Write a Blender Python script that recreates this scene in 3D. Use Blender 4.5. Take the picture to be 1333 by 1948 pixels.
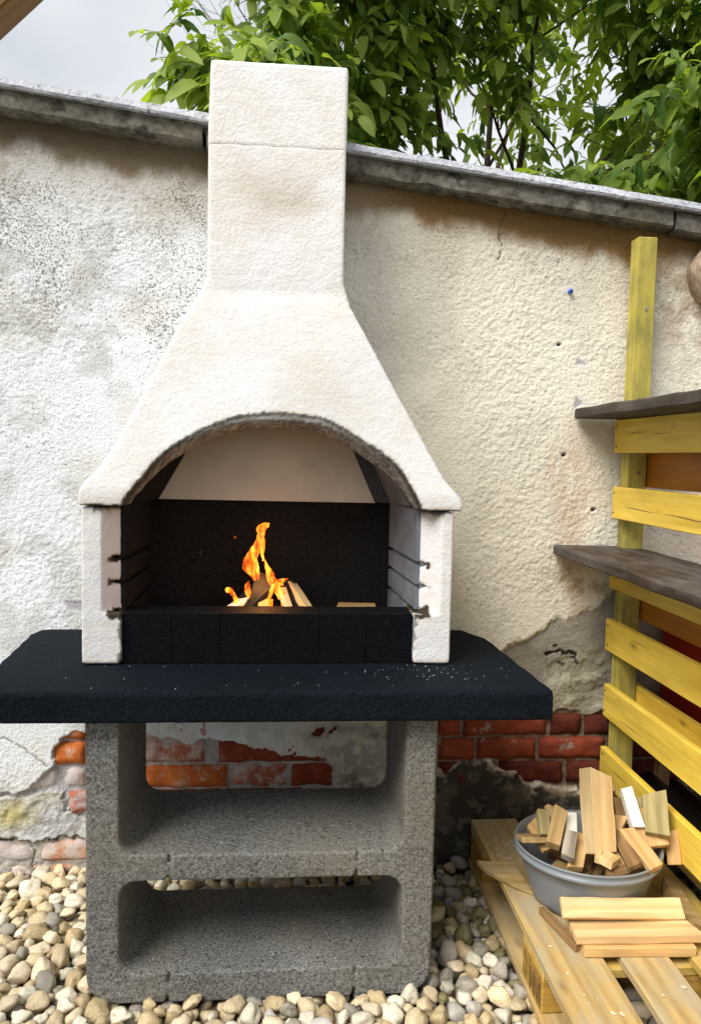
import bpy, bmesh, math, random
import numpy as np
from mathutils import Vector, Matrix, Euler, noise as mnoise
R = math.radians
for o in list(bpy.data.objects): bpy.data.objects.remove(o)
sc = bpy.context.scene
COL = sc.collection
# ------------------------------------------------------------------ camera
F_PX = 1480.0; IMW, IMH = 1333.0, 1948.0
yaw = R(4.7); pitch = math.atan(109/F_PX); roll = .021
CAM = Vector((0, -2.3, 1.2))
fw = Vector((math.sin(yaw)*math.cos(pitch), math.cos(yaw)*math.cos(pitch), -math.sin(pitch)))
r0 = Vector((math.cos(yaw), -math.sin(yaw), 0)); u0 = r0.cross(fw)
rt = r0*math.cos(roll)+u0*math.sin(roll); up = u0*math.cos(roll)-r0*math.sin(roll)
cd = bpy.data.cameras.new('camera'); cam = bpy.data.objects.new('camera', cd); COL.objects.link(cam)
m = Matrix((rt, up, -fw)).transposed().to_4x4(); m.translation = CAM; cam.matrix_world = m
cd.sensor_fit = 'VERTICAL'; cd.sensor_height = 36; cd.lens = 36*F_PX/IMH
cd.clip_start = .02; cd.clip_end = 400
sc.camera = cam
sc.render.resolution_x = 700; sc.render.resolution_y = 1024
def seen(p, mx=30):                    # rough "inside the frame" test, used only to choose which repeats become single objects
    d = Vector(p)-CAM; z = d.dot(fw)
    if z < .1: return False
    x = IMW/2+F_PX*d.dot(rt)/z; y = IMH/2-F_PX*d.dot(up)/z
    return -mx < x < IMW+mx and -mx < y < IMH+mx
# ------------------------------------------------------------------ world: overcast sky
wd = bpy.data.worlds.new('World'); sc.world = wd; wd.use_nodes = True
nt = wd.node_tree; nt.nodes.clear()
N = nt.nodes.new; L = nt.links.new
out = N('ShaderNodeOutputWorld')
SUN_EL, SUN_AZ = R(50), R(-131)       # light comes from the left, in front of the wall
sky = N('ShaderNodeTexSky'); sky.sky_type = 'NISHITA'; sky.sun_disc = False
sky.sun_elevation = SUN_EL; sky.sun_rotation = SUN_AZ
b1 = N('ShaderNodeBackground'); L(sky.outputs[0], b1.inputs[0]); b1.inputs[1].default_value = .08
tc = N('ShaderNodeTexCoord'); mp = N('ShaderNodeMapping'); mp.inputs['Scale'].default_value = (1, 1, 2.2)
L(tc.outputs['Generated'], mp.inputs[0])
nz = N('ShaderNodeTexNoise'); nz.inputs['Scale'].default_value = 2.3; nz.inputs['Detail'].default_value = 4; nz.inputs['Roughness'].default_value = .5
L(mp.outputs[0], nz.inputs[0])
cr = N('ShaderNodeValToRGB'); cr.color_ramp.elements[0].position = .32; cr.color_ramp.elements[0].color = (.66, .70, .75, 1)
cr.color_ramp.elements[1].position = .66; cr.color_ramp.elements[1].color = (.97, .98, 1, 1)
L(nz.outputs[0], cr.inputs[0])
b2 = N('ShaderNodeBackground'); L(cr.outputs[0], b2.inputs[0]); b2.inputs[1].default_value = SKYB = 0.55
mx = N('ShaderNodeMixShader'); mx.inputs[0].default_value = .93
L(b1.outputs[0], mx.inputs[1]); L(b2.outputs[0], mx.inputs[2]); L(mx.outputs[0], out.inputs[0])
# ------------------------------------------------------------------ sun behind thin cloud
sd = bpy.data.lights.new('sun', 'SUN'); so = bpy.data.objects.new('sun', sd); COL.objects.link(so)
sd.energy = 2.8; sd.angle = R(34); sd.color = (1, .975, .935)
sv = Vector((math.sin(SUN_AZ)*math.cos(SUN_EL), math.cos(SUN_AZ)*math.cos(SUN_EL), math.sin(SUN_EL)))
so.rotation_euler = sv.to_track_quat('Z', 'Y').to_euler(); so.location = sv*8
sc.view_settings.view_transform = 'Standard'; sc.view_settings.look = 'None'
sc.view_settings.gamma = 1; sc.view_settings.use_curve_mapping = False
sc.view_settings.exposure = .9
sc.render.engine = 'CYCLES'
# ------------------------------------------------------------------ numbers (metres, wall face at y=0)
GZ = -.05
P_BRICK_L = [(-0.564, 0.362), (-0.602, 0.355), (-0.65, 0.352), (-0.66, 0.315), (-0.684, 0.268), (-0.696, 0.244), (-0.739, 0.201), (-0.784, 0.186), (-0.874, 0.179), (-0.874, 0.17), (-0.739, 0.171), (-0.651, 0.176), (-0.646, 0.123), (-0.565, 0.121)]
P_BRICK_LL = [(-1.055, 0.045), (-0.74, 0.036), (-0.565, 0.037), (-0.566, -0.131), (-1.058, -0.118)]
P_LUMP_L = [(-1.053, 0.177), (-0.564, 0.186), (-0.565, 0.024), (-1.055, 0.034)]
P_BRICK_M = [(-0.602, 0.358), (-0.431, 0.35), (-0.396, 0.353), (-0.342, 0.339), (-0.303, 0.323), (-0.256, 0.327), (-0.225, 0.338), (-0.171, 0.322), (-0.092, 0.318), (-0.029, 0.297), (0.051, 0.283), (0.138, 0.279), (0.163, 0.249), (0.158, 0.175), (0.16, 0.084), (-0.603, 0.098)]
P_GREY_M = [(0.154, 0.397), (0.256, 0.396), (0.499, 0.394), (0.509, 0.078), (0.15, 0.084), (0.147, 0.266), (0.034, 0.349), (0.081, 0.373)]
P_BRICK_R = [(0.419, 0.359), (0.475, 0.391), (0.614, 0.397), (0.813, 0.399), (0.845, 0.422), (0.913, 0.408), (1.014, 0.416), (1.425, 0.422), (1.476, 0.164), (1.026, 0.154), (0.856, 0.173), (0.754, 0.192), (0.72, 0.226), (0.635, 0.26), (0.569, 0.258), (0.479, 0.245), (0.422, 0.246)]
P_DARK_R = [(0.389, 0.25), (0.488, 0.235), (0.553, 0.258), (0.602, 0.269), (0.661, 0.24), (0.729, 0.209), (0.772, 0.175), (0.856, 0.165), (0.958, 0.151), (1.529, 0.164), (1.553, -0.222), (0.401, -0.191)]
P_GREY_R = [(1.045, 0.83), (1.005, 0.792), (0.965, 0.739), (0.924, 0.731), (0.859, 0.706), (0.817, 0.703), (0.786, 0.665), (0.721, 0.637), (0.672, 0.607), (0.68, 0.401), (1.015, 0.399), (1.461, 0.405), (1.436, 0.808)]
P_LUMP_R = [(0.806, 0.571), (0.863, 0.607), (0.938, 0.614), (1.006, 0.591), (1.023, 0.404), (0.821, 0.405)]
P_CHIPS = [(0.862, 1.505), (0.895, 1.487), (0.858, 1.482)]
P_CHIP2 = [(0.862, 1.388), (0.888, 1.368), (0.859, 1.352)]
P_SMEAR = [(-0.645, 0.76), (-0.57, 0.754), (-0.563, 0.724), (-0.63, 0.732)]
CRACK = [(0.625, 1.925), (0.618, 1.887), (0.612, 1.849), (0.617, 1.822), (0.605, 1.785)]
HOLES = [(0.832, 1.213), (0.772, 1.487), (0.832, 0.624), (0.848, 0.571), (0.86, 0.565), (0.889, 0.588), (0.831, 0.84), (0.755, 1.037), (0.931, 1.048), (0.733, 1.084), (-0.657, 1.167), (0.805, 1.542), (-0.735, 0.592)]
TRAIL = [(0.813, 0.599), (0.838, 0.607), (0.879, 0.611), (0.908, 0.604), (0.913, 0.571)]
STAINBLOB = [(-0.331, 1.558), (-0.523, 1.522), (-0.715, 1.279), (-0.769, 1.631)]
BRICKS = [(0.477, 0.543, 0.342, 0.408, 'r'), (0.556, 0.814, 0.342, 0.408, 'r'), (0.831, 0.925, 0.342, 0.408, 'd'), (0.939, 1.05, 0.342, 0.408, 'd'), (1.067, 1.238, 0.342, 0.408, 'd'), (1.252, 1.429, 0.342, 0.408, 'd'), (-0.65, -0.584, 0.342, 0.408, 'o'), (-0.571, -0.431, 0.342, 0.408, 'o'), (-0.422, -0.218, 0.342, 0.408, 'p'), (0.033, 0.161, 0.342, 0.408, 'd'), (0.479, 0.588, 0.266, 0.333, 'r'), (0.601, 0.784, 0.266, 0.333, 'r'), (0.797, 1.003, 0.266, 0.333, 'r'), (1.016, 1.225, 0.266, 0.333, 'd'), (1.239, 1.433, 0.266, 0.333, 'd'), (-0.69, -0.584, 0.266, 0.333, 'o'), (-0.572, -0.442, 0.266, 0.333, 'o'), (-0.431, -0.236, 0.266, 0.333, 'p'), (-0.192, 0.149, 0.266, 0.333, 'r'), (0.482, 0.653, 0.19, 0.257, 'd'), (0.67, 0.874, 0.19, 0.257, 'd'), (0.888, 1.075, 0.19, 0.257, 'd'), (1.088, 1.316, 0.19, 0.257, 'd'), (1.33, 1.526, 0.19, 0.257, 'd'), (-0.769, -0.66, 0.19, 0.257, 'w'), (-0.648, -0.58, 0.19, 0.257, 'w'), (-0.567, -0.431, 0.19, 0.257, 'o'), (-0.416, -0.167, 0.19, 0.257, 'o'), (-0.149, 0.012, 0.19, 0.257, 'p'), (0.026, 0.151, 0.19, 0.257, 'r'), (-0.979, -0.754, 0.114, 0.181, 'w'), (-0.739, -0.645, 0.114, 0.181, 'w'), (-0.633, -0.449, 0.114, 0.181, 'p'), (-0.434, -0.185, 0.114, 0.181, 'r'), (-0.169, 0.085, 0.114, 0.181, 'r'), (-1.071, -0.944, -0.035, 0.032, 'w'), (-0.934, -0.738, -0.035, 0.032, 'w'), (-0.723, -0.527, -0.035, 0.032, 'q'), (-1.012, -0.817, -0.11, -0.043, 'w'), (-0.802, -0.604, -0.11, -0.043, 'q'), (-0.591, -0.434, -0.11, -0.043, 'w')]
HL=[(-0.491, 1.067), (-0.491, 1.105), (-0.477, 1.128), (-0.441, 1.162), (-0.413, 1.214), (-0.367, 1.305), (-0.32, 1.408), (-0.269, 1.516), (-0.222, 1.6), (-0.212, 1.628)]
HR=[(0.43, 1.068), (0.431, 1.092), (0.413, 1.114), (0.391, 1.136), (0.359, 1.191), (0.306, 1.289), (0.253, 1.385), (0.2, 1.485), (0.154, 1.565), (0.139, 1.615)]
ARCH_F=[(-0.393, 1.052), (-0.39, 1.068), (-0.38, 1.089), (-0.344, 1.135), (-0.312, 1.178), (-0.284, 1.206), (-0.25, 1.228), (-0.195, 1.261), (-0.164, 1.273), (-0.127, 1.285), (-0.08, 1.294), (-0.036, 1.297), (0.022, 1.296), (0.08, 1.29), (0.119, 1.273), (0.177, 1.238), (0.227, 1.208), (0.264, 1.182), (0.291, 1.144), (0.312, 1.107), (0.327, 1.077), (0.331, 1.056)]
ARCH_B=[(-0.388, 1.034), (-0.38, 1.053), (-0.37, 1.079), (-0.34, 1.116), (-0.311, 1.149), (-0.285, 1.174), (-0.253, 1.195), (-0.2, 1.227), (-0.166, 1.242), (-0.128, 1.251), (-0.081, 1.258), (-0.036, 1.261), (0.019, 1.261), (0.072, 1.254), (0.117, 1.237), (0.164, 1.211), (0.208, 1.181), (0.246, 1.154), (0.276, 1.123), (0.297, 1.093), (0.31, 1.071), (0.314, 1.044)]
GROOVE = [(0.349, 0.928), (0.345, 0.873), (0.355, 0.809), (-0.411, 0.934), (-0.415, 0.874), (-0.412, 0.803)]
GROOVEB = [(0.288, 0.942), (0.29, 0.889), (0.291, 0.833)]
JAMB = [(0.383, 0.899), (-0.444, 0.892), (0.329, 0.898), (-0.394, 0.893)]
FIREY = [(-0.395, 0.805), (-0.276, 0.805), (-0.159, 0.806), (-0.036, 0.806), (0.084, 0.807), (0.202, 0.807), (0.317, 0.808)]
PIECES=[]
PIECES.append(('firewood',[0.769, -0.535, 0.25],[0.782, -0.45, 0.415],0.062,0.05,'pine',24,'thick pale pine offcut standing tallest in the grey tub'))
PIECES.append(('firewood',[0.877, -0.5, 0.292],[0.868, -0.44, 0.367],0.03,0.026,'whitewood',-10,'narrow offcut with white painted face leaning right of the tall thick offcut'))
PIECES.append(('firewood',[0.913, -0.53, 0.287],[0.936, -0.46, 0.359],0.056,0.032,'olive',-5,'greenish weathered block with pale sawn end at the right rim of the tub'))
PIECES.append(('firewood',[0.91, -0.535, 0.261],[0.903, -0.45, 0.316],0.064,0.014,'pine2',-8,'thin splintered board lying under the greenish block in the tub'))
PIECES.append(('firewood',[0.652, -0.53, 0.266],[0.695, -0.46, 0.323],0.034,0.026,'tan',12,'short tan stick with slanted end leaning on the left rim of the tub'))
PIECES.append(('firewood',[0.651, -0.48, 0.267],[0.657, -0.43, 0.309],0.028,0.018,'olive',8,'grey green stick behind the short tan stick in the tub'))
PIECES.append(('firewood',[0.628, -0.475, 0.254],[0.625, -0.42, 0.237],0.06,0.014,'tan',0,'short ribbed offcut lying low at the left end of the tub'))
PIECES.append(('firewood',[0.878, -0.6, 0.244],[0.848, -0.5, 0.289],0.04,0.016,'pine2',-10,'pale plank slanting down to the front right rim of the tub'))
PIECES.append(('firewood',[0.828, -0.6, 0.248],[0.833, -0.48, 0.277],0.034,0.014,'brown',-14,'brown narrow lath slanting beside the tall thick offcut'))
PIECES.append(('firewood',[0.962, -0.53, 0.213],[0.965, -0.5, 0.284],0.034,0.012,'pine2',-45,'thin upright board poking over the right rim of the tub'))
PIECES.append(('firewood',[0.754, -0.6, 0.26],[0.791, -0.56, 0.253],0.034,0.018,'pine',10,'tiny pale stub on top near the front rim of the tub'))
PIECES.append(('firewood',[0.861, -0.47, 0.288],[0.87, -0.42, 0.33],0.05,0.014,'brown',10,'short brown board behind the white painted offcut'))
PIECES.append(('firewood',[0.707, -0.5, 0.263],[0.728, -0.44, 0.303],0.028,0.02,'whitewood',16,'grey white stick squeezed left of the tall thick offcut'))
PIECES.append(('firewood',[0.679, -0.56, 0.252],[0.709, -0.5, 0.283],0.03,0.02,'grey',4,'speckled grey stick at the front left of the tall thick offcut'))
PIECES.append(('firewood',[0.742, -0.585, 0.257],[0.779, -0.5, 0.261],0.016,0.016,'pine',4,'thin stick under the foot of the tall thick offcut'))
PIECES.append(('firewood',[0.91, -0.44, 0.275],[0.925, -0.4, 0.323],0.04,0.014,'olive',4,'flat olive board behind the white painted offcut touching the slats'))
PIECES.append(('firewood',[0.851, -0.4, 0.336],[0.856, -0.38, 0.348],0.02,0.02,'tan',0,'small tan stick peeking out right behind the tall thick offcut'))
STACK = [(0.64, 0.209), (0.929, 0.176), (0.649, 0.17), (0.894, 0.163), (0.67, 0.103), (0.955, 0.099)]

# ------------------------------------------------------------------ helpers
def link(o, parent=None):
    COL.objects.link(o)
    if parent: o.parent = parent
    return o
def tag(o, label=None, cat=None, group=None, kind=None):
    if label: o['label'] = label
    if cat: o['category'] = cat
    if group: o['group'] = group
    if kind: o['kind'] = kind
    return o
def empty(name, loc=(0, 0, 0), rot=(0, 0, 0)):
    o = bpy.data.objects.new(name, None); o.location = loc; o.rotation_euler = rot
    o.empty_display_size = .05; return link(o)
def mesh_obj(name, verts, faces, mat, parent=None, smooth=False):
    me = bpy.data.meshes.new(name); me.from_pydata([tuple(v) for v in verts], [], faces); me.update()
    if smooth: me.polygons.foreach_set('use_smooth', [True]*len(me.polygons))
    if mat: me.materials.append(mat)
    return link(bpy.data.objects.new(name, me), parent)
def bm_obj(name, bm, mat, parent=None, smooth=False, matrix=None):
    me = bpy.data.meshes.new(name); bmesh.ops.recalc_face_normals(bm, faces=bm.faces[:]); bm.to_mesh(me); bm.free()
    if smooth: me.polygons.foreach_set('use_smooth', [True]*len(me.polygons))
    if mat: me.materials.append(mat)
    o = bpy.data.objects.new(name, me)
    link(o, parent)
    if matrix is not None: o.matrix_local = matrix
    return o
def box_bm(a, b, bev=.002, seg=1, cuts=None, jit=0, seed=0):
    bm = bmesh.new(); bmesh.ops.create_cube(bm, size=1)
    a = Vector(a); b = Vector(b); c = (a+b)/2; s = b-a
    for v in bm.verts: v.co = Vector((v.co.x*s.x, v.co.y*s.y, v.co.z*s.z))+c
    if cuts:
        ax = 0 if s.x >= max(s.y, s.z) else (1 if s.y >= s.z else 2)
        for k in range(1, cuts):
            p = c.copy(); p[ax] = a[ax]+s[ax]*k/cuts; n = Vector((0, 0, 0)); n[ax] = 1
            bmesh.ops.bisect_plane(bm, geom=bm.verts[:]+bm.edges[:]+bm.faces[:], plane_co=p, plane_no=n)
    if bev: bmesh.ops.bevel(bm, geom=[e for e in bm.edges if len(e.link_faces) == 2 and e.calc_face_angle(0) > .5], offset=bev, segments=seg, affect='EDGES', profile=.6)
    if jit:
        rr = random.Random(seed)
        for v in bm.verts:
            v.co += mnoise.noise_vector(v.co*9+Vector((seed, 0, 0)))*jit
    return bm
def box(name, a, b, mat, parent=None, **k): return bm_obj(name, box_bm(a, b, **k), mat, parent)
def prism_bm(poly, axis, d0, d1, bev=0, seg=2):     # poly in the two other axes, extruded from d0 to d1
    bm = bmesh.new()
    def P(u, v, d): return {'x': (d, u, v), 'y': (u, d, v), 'z': (u, v, d)}[axis]
    lo = [bm.verts.new(P(u, v, d0)) for u, v in poly]; hi = [bm.verts.new(P(u, v, d1)) for u, v in poly]
    n = len(poly); bm.faces.new(lo); bm.faces.new(hi[::-1])
    for i in range(n): bm.faces.new((lo[i], hi[i], hi[(i+1) % n], lo[(i+1) % n]))
    bmesh.ops.recalc_face_normals(bm, faces=bm.faces[:])
    if bev: bmesh.ops.bevel(bm, geom=[e for e in bm.edges if e.calc_face_angle(0) > .6], offset=bev, segments=seg, affect='EDGES', profile=.5)
    return bm
def prism(name, poly, axis, d0, d1, mat, parent=None, bev=0, seg=2, smooth=False):
    return bm_obj(name, prism_bm(poly, axis, d0, d1, bev, seg), mat, parent, smooth)
def loft_bm(rings, cap=True):
    bm = bmesh.new(); vs = [[bm.verts.new(p) for p in r] for r in rings]; n = len(rings[0])
    for a, b in zip(vs, vs[1:]):
        for i in range(n): bm.faces.new((a[i], a[(i+1) % n], b[(i+1) % n], b[i]))
    if cap: bm.faces.new(vs[0][::-1]); bm.faces.new(vs[-1])
    bmesh.ops.recalc_face_normals(bm, faces=bm.faces[:]); return bm
def tube_bm(pts, rad, n=8, cap=True):
    rings = []
    pts = [Vector(p) for p in pts]
    if not hasattr(rad, '__len__'): rad = [rad]*len(pts)
    u = None
    for i, p in enumerate(pts):
        t = (pts[min(i+1, len(pts)-1)]-pts[max(i-1, 0)]).normalized()
        if u is None: u = t.orthogonal().normalized()
        u = (u-t*u.dot(t)).normalized(); w = t.cross(u)
        rings.append([p+(u*math.cos(2*math.pi*k/n)+w*math.sin(2*math.pi*k/n))*rad[i] for k in range(n)])
    return loft_bm(rings, cap)
def bake(o, mods):
    """apply a list of (type, settings) modifiers and replace the mesh"""
    for ty, st in mods:
        md = o.modifiers.new(ty, ty)
        for k, v in st.items(): setattr(md, k, v)
    dg = bpy.context.evaluated_depsgraph_get(); dg.update()
    me = bpy.data.meshes.new_from_object(o.evaluated_get(dg)); old = o.data
    o.modifiers.clear(); o.data = me
    for mt in old.materials:
        if mt.name not in [x.name for x in me.materials if x]: me.materials.append(mt)
    me.name = o.name
    return o
def smooth_all(o): o.data.polygons.foreach_set('use_smooth', [True]*len(o.data.polygons)); return o
# ---- numpy fractal value noise
def vnoise(x, y, seed=0):
    xi = np.floor(x).astype(np.int64); yi = np.floor(y).astype(np.int64); fx = x-xi; fy = y-yi
    fx = fx*fx*(3-2*fx); fy = fy*fy*(3-2*fy)
    def h(a, b):
        n = (a*374761393+b*668265263+seed*1442695041) & 0xffffffff
        n = ((n ^ (n >> 13))*1274126177) & 0xffffffff
        return ((n ^ (n >> 16)) & 0xffff)/65535.0
    return (h(xi, yi)*(1-fx)+h(xi+1, yi)*fx)*(1-fy)+(h(xi, yi+1)*(1-fx)+h(xi+1, yi+1)*fx)*fy
def fbm(x, y, s, oct=4, seed=0, g=.5):
    t = 0; a = 1; w = 0
    for o in range(oct): t = t+a*vnoise(x*s+17.3*o, y*s+9.1*o, seed+o); w += a; a *= g; s *= 2.03
    return t/w
def sstep(a, b, x): t = np.clip((x-a)/(b-a), 0, 1); return t*t*(3-2*t)
def poly_sd(px, py, poly):              # signed distance, + inside
    inside = np.zeros(px.shape, bool); d = np.full(px.shape, 1e9); n = len(poly)
    for i in range(n):
        x0, y0 = poly[i]; x1, y1 = poly[(i+1) % n]
        c = ((y0 > py) != (y1 > py)) & (px < (x1-x0)*(py-y0)/((y1-y0) if y1 != y0 else 1e-9)+x0); inside ^= c
        ex, ey = x1-x0, y1-y0; t = np.clip(((px-x0)*ex+(py-y0)*ey)/(ex*ex+ey*ey+1e-12), 0, 1)
        d = np.minimum(d, np.hypot(px-x0-t*ex, py-y0-t*ey))
    return np.where(inside, d, -d)
def line_d(px, py, pts):
    d = np.full(px.shape, 1e9)
    for (x0, y0), (x1, y1) in zip(pts, pts[1:]):
        ex, ey = x1-x0, y1-y0; t = np.clip(((px-x0)*ex+(py-y0)*ey)/(ex*ex+ey*ey+1e-12), 0, 1)
        d = np.minimum(d, np.hypot(px-x0-t*ex, py-y0-t*ey))
    return d
# ------------------------------------------------------------------ materials
class NB:
    def __init__(s, name, rough=.8, spec=.3):
        s.m = bpy.data.materials.new(name); s.m.use_nodes = True; s.nt = s.m.node_tree
        s.p = s.nt.nodes['Principled BSDF']; s.p.inputs['Roughness'].default_value = rough
        s.p.inputs['Specular IOR Level'].default_value = spec
        s.co = s.n('ShaderNodeTexCoord').outputs['Object']
    def n(s, t): return s.nt.nodes.new(t)
    def l(s, a, b): s.nt.links.new(a, b)
    def mapped(s, scale, rnd=False, src=None):
        mp = s.n('ShaderNodeMapping'); mp.inputs['Scale'].default_value = scale; s.l(src or s.co, mp.inputs[0])
        if rnd:
            oi = s.n('ShaderNodeObjectInfo'); mu = s.n('ShaderNodeMath'); mu.operation = 'MULTIPLY'; mu.inputs[1].default_value = 37
            s.l(oi.outputs['Random'], mu.inputs[0]); s.l(mu.outputs[0], mp.inputs['Location'])
        return mp.outputs[0]
    def noise(s, scale, detail=4, rough=.55, vec=None, dist=0):
        t = s.n('ShaderNodeTexNoise'); t.inputs['Scale'].default_value = scale; t.inputs['Detail'].default_value = detail
        t.inputs['Roughness'].default_value = rough; t.inputs['Distortion'].default_value = dist; s.l(vec or s.co, t.inputs[0]); return t.outputs[0]
    def voro(s, scale, vec=None, feature='F1'):
        t = s.n('ShaderNodeTexVoronoi'); t.feature = feature; t.inputs['Scale'].default_value = scale; s.l(vec or s.co, t.inputs['Vector']); return t
    def ramp(s, fac, stops):
        t = s.n('ShaderNodeValToRGB'); e = t.color_ramp.elements
        while len(e) < len(stops): e.new(.5)
        for el, (p, c) in zip(e, stops): el.position = p; el.color = (*(c if hasattr(c, '__len__') else (c,)*3), 1)
        s.l(fac, t.inputs[0]); return t.outputs[0]
    def mix(s, fac, a, b, mode='MIX'):
        t = s.n('ShaderNodeMix'); t.data_type = 'RGBA'; t.blend_type = mode
        for sock, v in ((t.inputs[0], fac), (t.inputs[6], a), (t.inputs[7], b)):
            if isinstance(v, (int, float)): sock.default_value = v
            elif isinstance(v, tuple): sock.default_value = (*v, 1)
            else: s.l(v, sock)
        return t.outputs[2]
    def attr(s, name):
        t = s.n('ShaderNodeAttribute'); t.attribute_name = name; return t.outputs['Color']
    def color(s, c):
        if isinstance(c, tuple): s.p.inputs['Base Color'].default_value = (*c, 1)
        else: s.l(c, s.p.inputs['Base Color'])
        return s
    def bump(s, h, strength=.5, dist=.004, prev=None):
        t = s.n('ShaderNodeBump'); t.inputs['Strength'].default_value = strength; t.inputs['Distance'].default_value = dist
        s.l(h, t.inputs['Height'])
        if prev is not None: s.l(prev, t.inputs['Normal'])
        s.l(t.outputs[0], s.p.inputs['Normal']); return t.outputs[0]
def M_wall():
    b = NB('rough_cast_render', .92, .15); a = b.attr('wcol')
    n = b.noise(140, 5, .65); c = b.mix(1.0, a, b.ramp(n, [(.3, .86), (.7, 1.1)]), 'MULTIPLY')
    at = [x for x in b.nt.nodes if x.type == 'ATTRIBUTE'][0]
    ns = b.noise(165, 3, .6); ma = b.n('ShaderNodeMath'); ma.operation = 'MULTIPLY_ADD'; ma.inputs[1].default_value = .15
    b.l(at.outputs['Alpha'], ma.inputs[0]); b.l(ns, ma.inputs[2])
    sp = b.ramp(ma.outputs[0], [(.668, 0.), (.70, .78)]); c = b.mix(sp, c, (.13, .115, .09))
    b.color(c)
    p = b.bump(b.noise(125, 3, .6), .75, .005); b.bump(b.noise(330, 4, .6), .5, .0015, p); return b.m
def M_plaster(name, base, warm, bumps=1.0):       # new white reinforced render of the barbecue
    b = NB(name, .85, .2)
    n = b.noise(5, 5, .6); c = b.mix(b.ramp(n, [(.40, 0.), (.72, 1.)]), base, warm)
    n2 = b.noise(160, 4, .6); c = b.mix(1., c, b.ramp(n2, [(.3, .92), (.7, 1.05)]), 'MULTIPLY')
    a = b.attr('dirt'); c = b.mix(a, c, b.ramp(a, [(.38, (.46, .34, .19)), (.6, (.045, .036, .020))])); b.color(c)
    p = b.bump(b.noise(120, 5, .65), .6*bumps, .004); b.bump(b.noise(300, 4, .6), .45, .0016, p); return b.m
def M_concrete(name, c0, c1, spk=(.5, .5, .45), sc_=260, bump=.8, brown=None, rough=.9, spth=.88):
    b = NB(name, rough, .25 if c1[0] > .05 else .12)
    n = b.noise(sc_, 3, .7); c = b.mix(b.ramp(n, [(.35, 0.), (.65, 1.)]), c0, c1)
    g = b.noise(3.5, 4, .6); c = b.mix(1., c, b.ramp(g, [(.3, .75), (.7, 1.15)]), 'MULTIPLY')
    if brown: c = b.mix(b.ramp(b.noise(2.2, 3), [(.45, 0.), (.7, .6)]), c, brown)
    v = b.voro(sc_*.55); c = b.mix(b.ramp(v.outputs['Color'], [(spth, 0.), (spth+.015, .8)]), c, spk)
    v2 = b.voro(sc_*.8); pit = b.ramp(v2.outputs['Distance'], [(.0, .0), (.35, 1.)])
    c = b.mix(b.ramp(b.noise(sc_*.7, 2), [(.60, 0.), (.68, .75)]), c, tuple(x*.25 for x in c0))
    b.color(c); p = b.bump(pit, bump*.6, .003); b.bump(b.noise(sc_*.6, 4, .7), bump, .003, p); return b.m
def M_wood(name, light, dark, rough=.6, ring=38, weather=None, knot=True, wscale=1.0):
    b = NB(name, rough, .3)
    v0 = b.mapped((1.1, 1, 1), rnd=True)
    dis = b.noise(2.2, 3, .5, vec=b.mapped((2.2, 12, 12), rnd=True))
    wv = b.n('ShaderNodeTexWave'); wv.wave_type = 'BANDS'; wv.bands_direction = 'Y'; wv.inputs['Scale'].default_value = ring*.5*wscale
    wv.inputs['Distortion'].default_value = 5; wv.inputs['Detail'].default_value = 3; wv.inputs['Detail Scale'].default_value = .8
    mm = b.mapped((.16, 1, .6), rnd=True); b.l(mm, wv.inputs[0])
    f = b.noise(70, 4, .6, vec=b.mapped((.05, 1, 1), rnd=True))
    c = b.mix(b.ramp(wv.outputs[1], [(.3, 0.), (1., .55)]), light, dark)
    c = b.mix(b.ramp(f, [(.40, 0.), (.72, .75)]), c, dark)
    c = b.mix(1., c, b.ramp(dis, [(.3, .82), (.7, 1.12)]), 'MULTIPLY')
    if knot:
        kv = b.voro(1., vec=b.mapped((4.2, 11, 11), rnd=True))
        c = b.mix(b.ramp(kv.outputs['Distance'], [(.035, .9), (.06, .45), (.15, 0.)]), c, tuple(x*.40 for x in dark))
    if weather:
        w = b.noise(9, 5, .65, vec=b.mapped((.6, 1.6, 1.6), rnd=True)); c = b.mix(b.ramp(w, [(.42, 0.), (.66, .9)]), c, weather)
        b.l(b.ramp(w, [(.3, rough), (.7, .9)]), b.p.inputs['Roughness'])
    b.color(c); p = b.bump(f, .35, .0015); b.bump(wv.outputs[1], .12, .001, p); return b.m
def M_brick(name, c0, c1, white=None, wamt=.5):
    b = NB(name, .85, .25)
    v0 = b.mapped((1, 1, 1), rnd=True)
    c = b.mix(b.ramp(b.noise(18, 5, .65, vec=v0), [(.35, 0.), (.65, 1.)]), c0, c1)
    c = b.mix(b.ramp(b.noise(60, 4, .7, vec=v0), [(.62, 0.), (.72, .7)]), c, tuple(x*.35 for x in c1))
    if white:
        c = b.mix(b.ramp(b.noise(22, 6, .7, vec=v0), [(.62-wamt*.4, 0.), (.72-wamt*.3, .95)]), c, white)
    b.color(c); p = b.bump(b.noise(45, 6, .7, vec=v0), .8, .005); return b.m
def M_stone(name, c0, c1):
    b = NB(name, .55, .35); v0 = b.mapped((1, 1, 1), rnd=True)
    c = b.mix(b.ramp(b.noise(34, 5, .65, vec=v0), [(.38, 0.), (.62, 1.)]), c0, c1)
    c = b.mix(b.ramp(b.noise(16, 3, .6, vec=v0), [(.52, 0.), (.66, .65)]), c, tuple(x*y for x, y in zip(c1, (.62, .50, .33))))
    oi = b.n('ShaderNodeObjectInfo'); c = b.mix(1., c, b.ramp(oi.outputs['Random'], [(0, .78), (1, 1.15)]), 'MULTIPLY')
    c = b.mix(b.ramp(b.noise(60, 3, .6, vec=v0), [(.66, 0.), (.72, .5)]), c, (.16, .11, .06))
    b.color(c); b.bump(b.noise(90, 5, .6, vec=v0), .35, .002); return b.m
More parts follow.
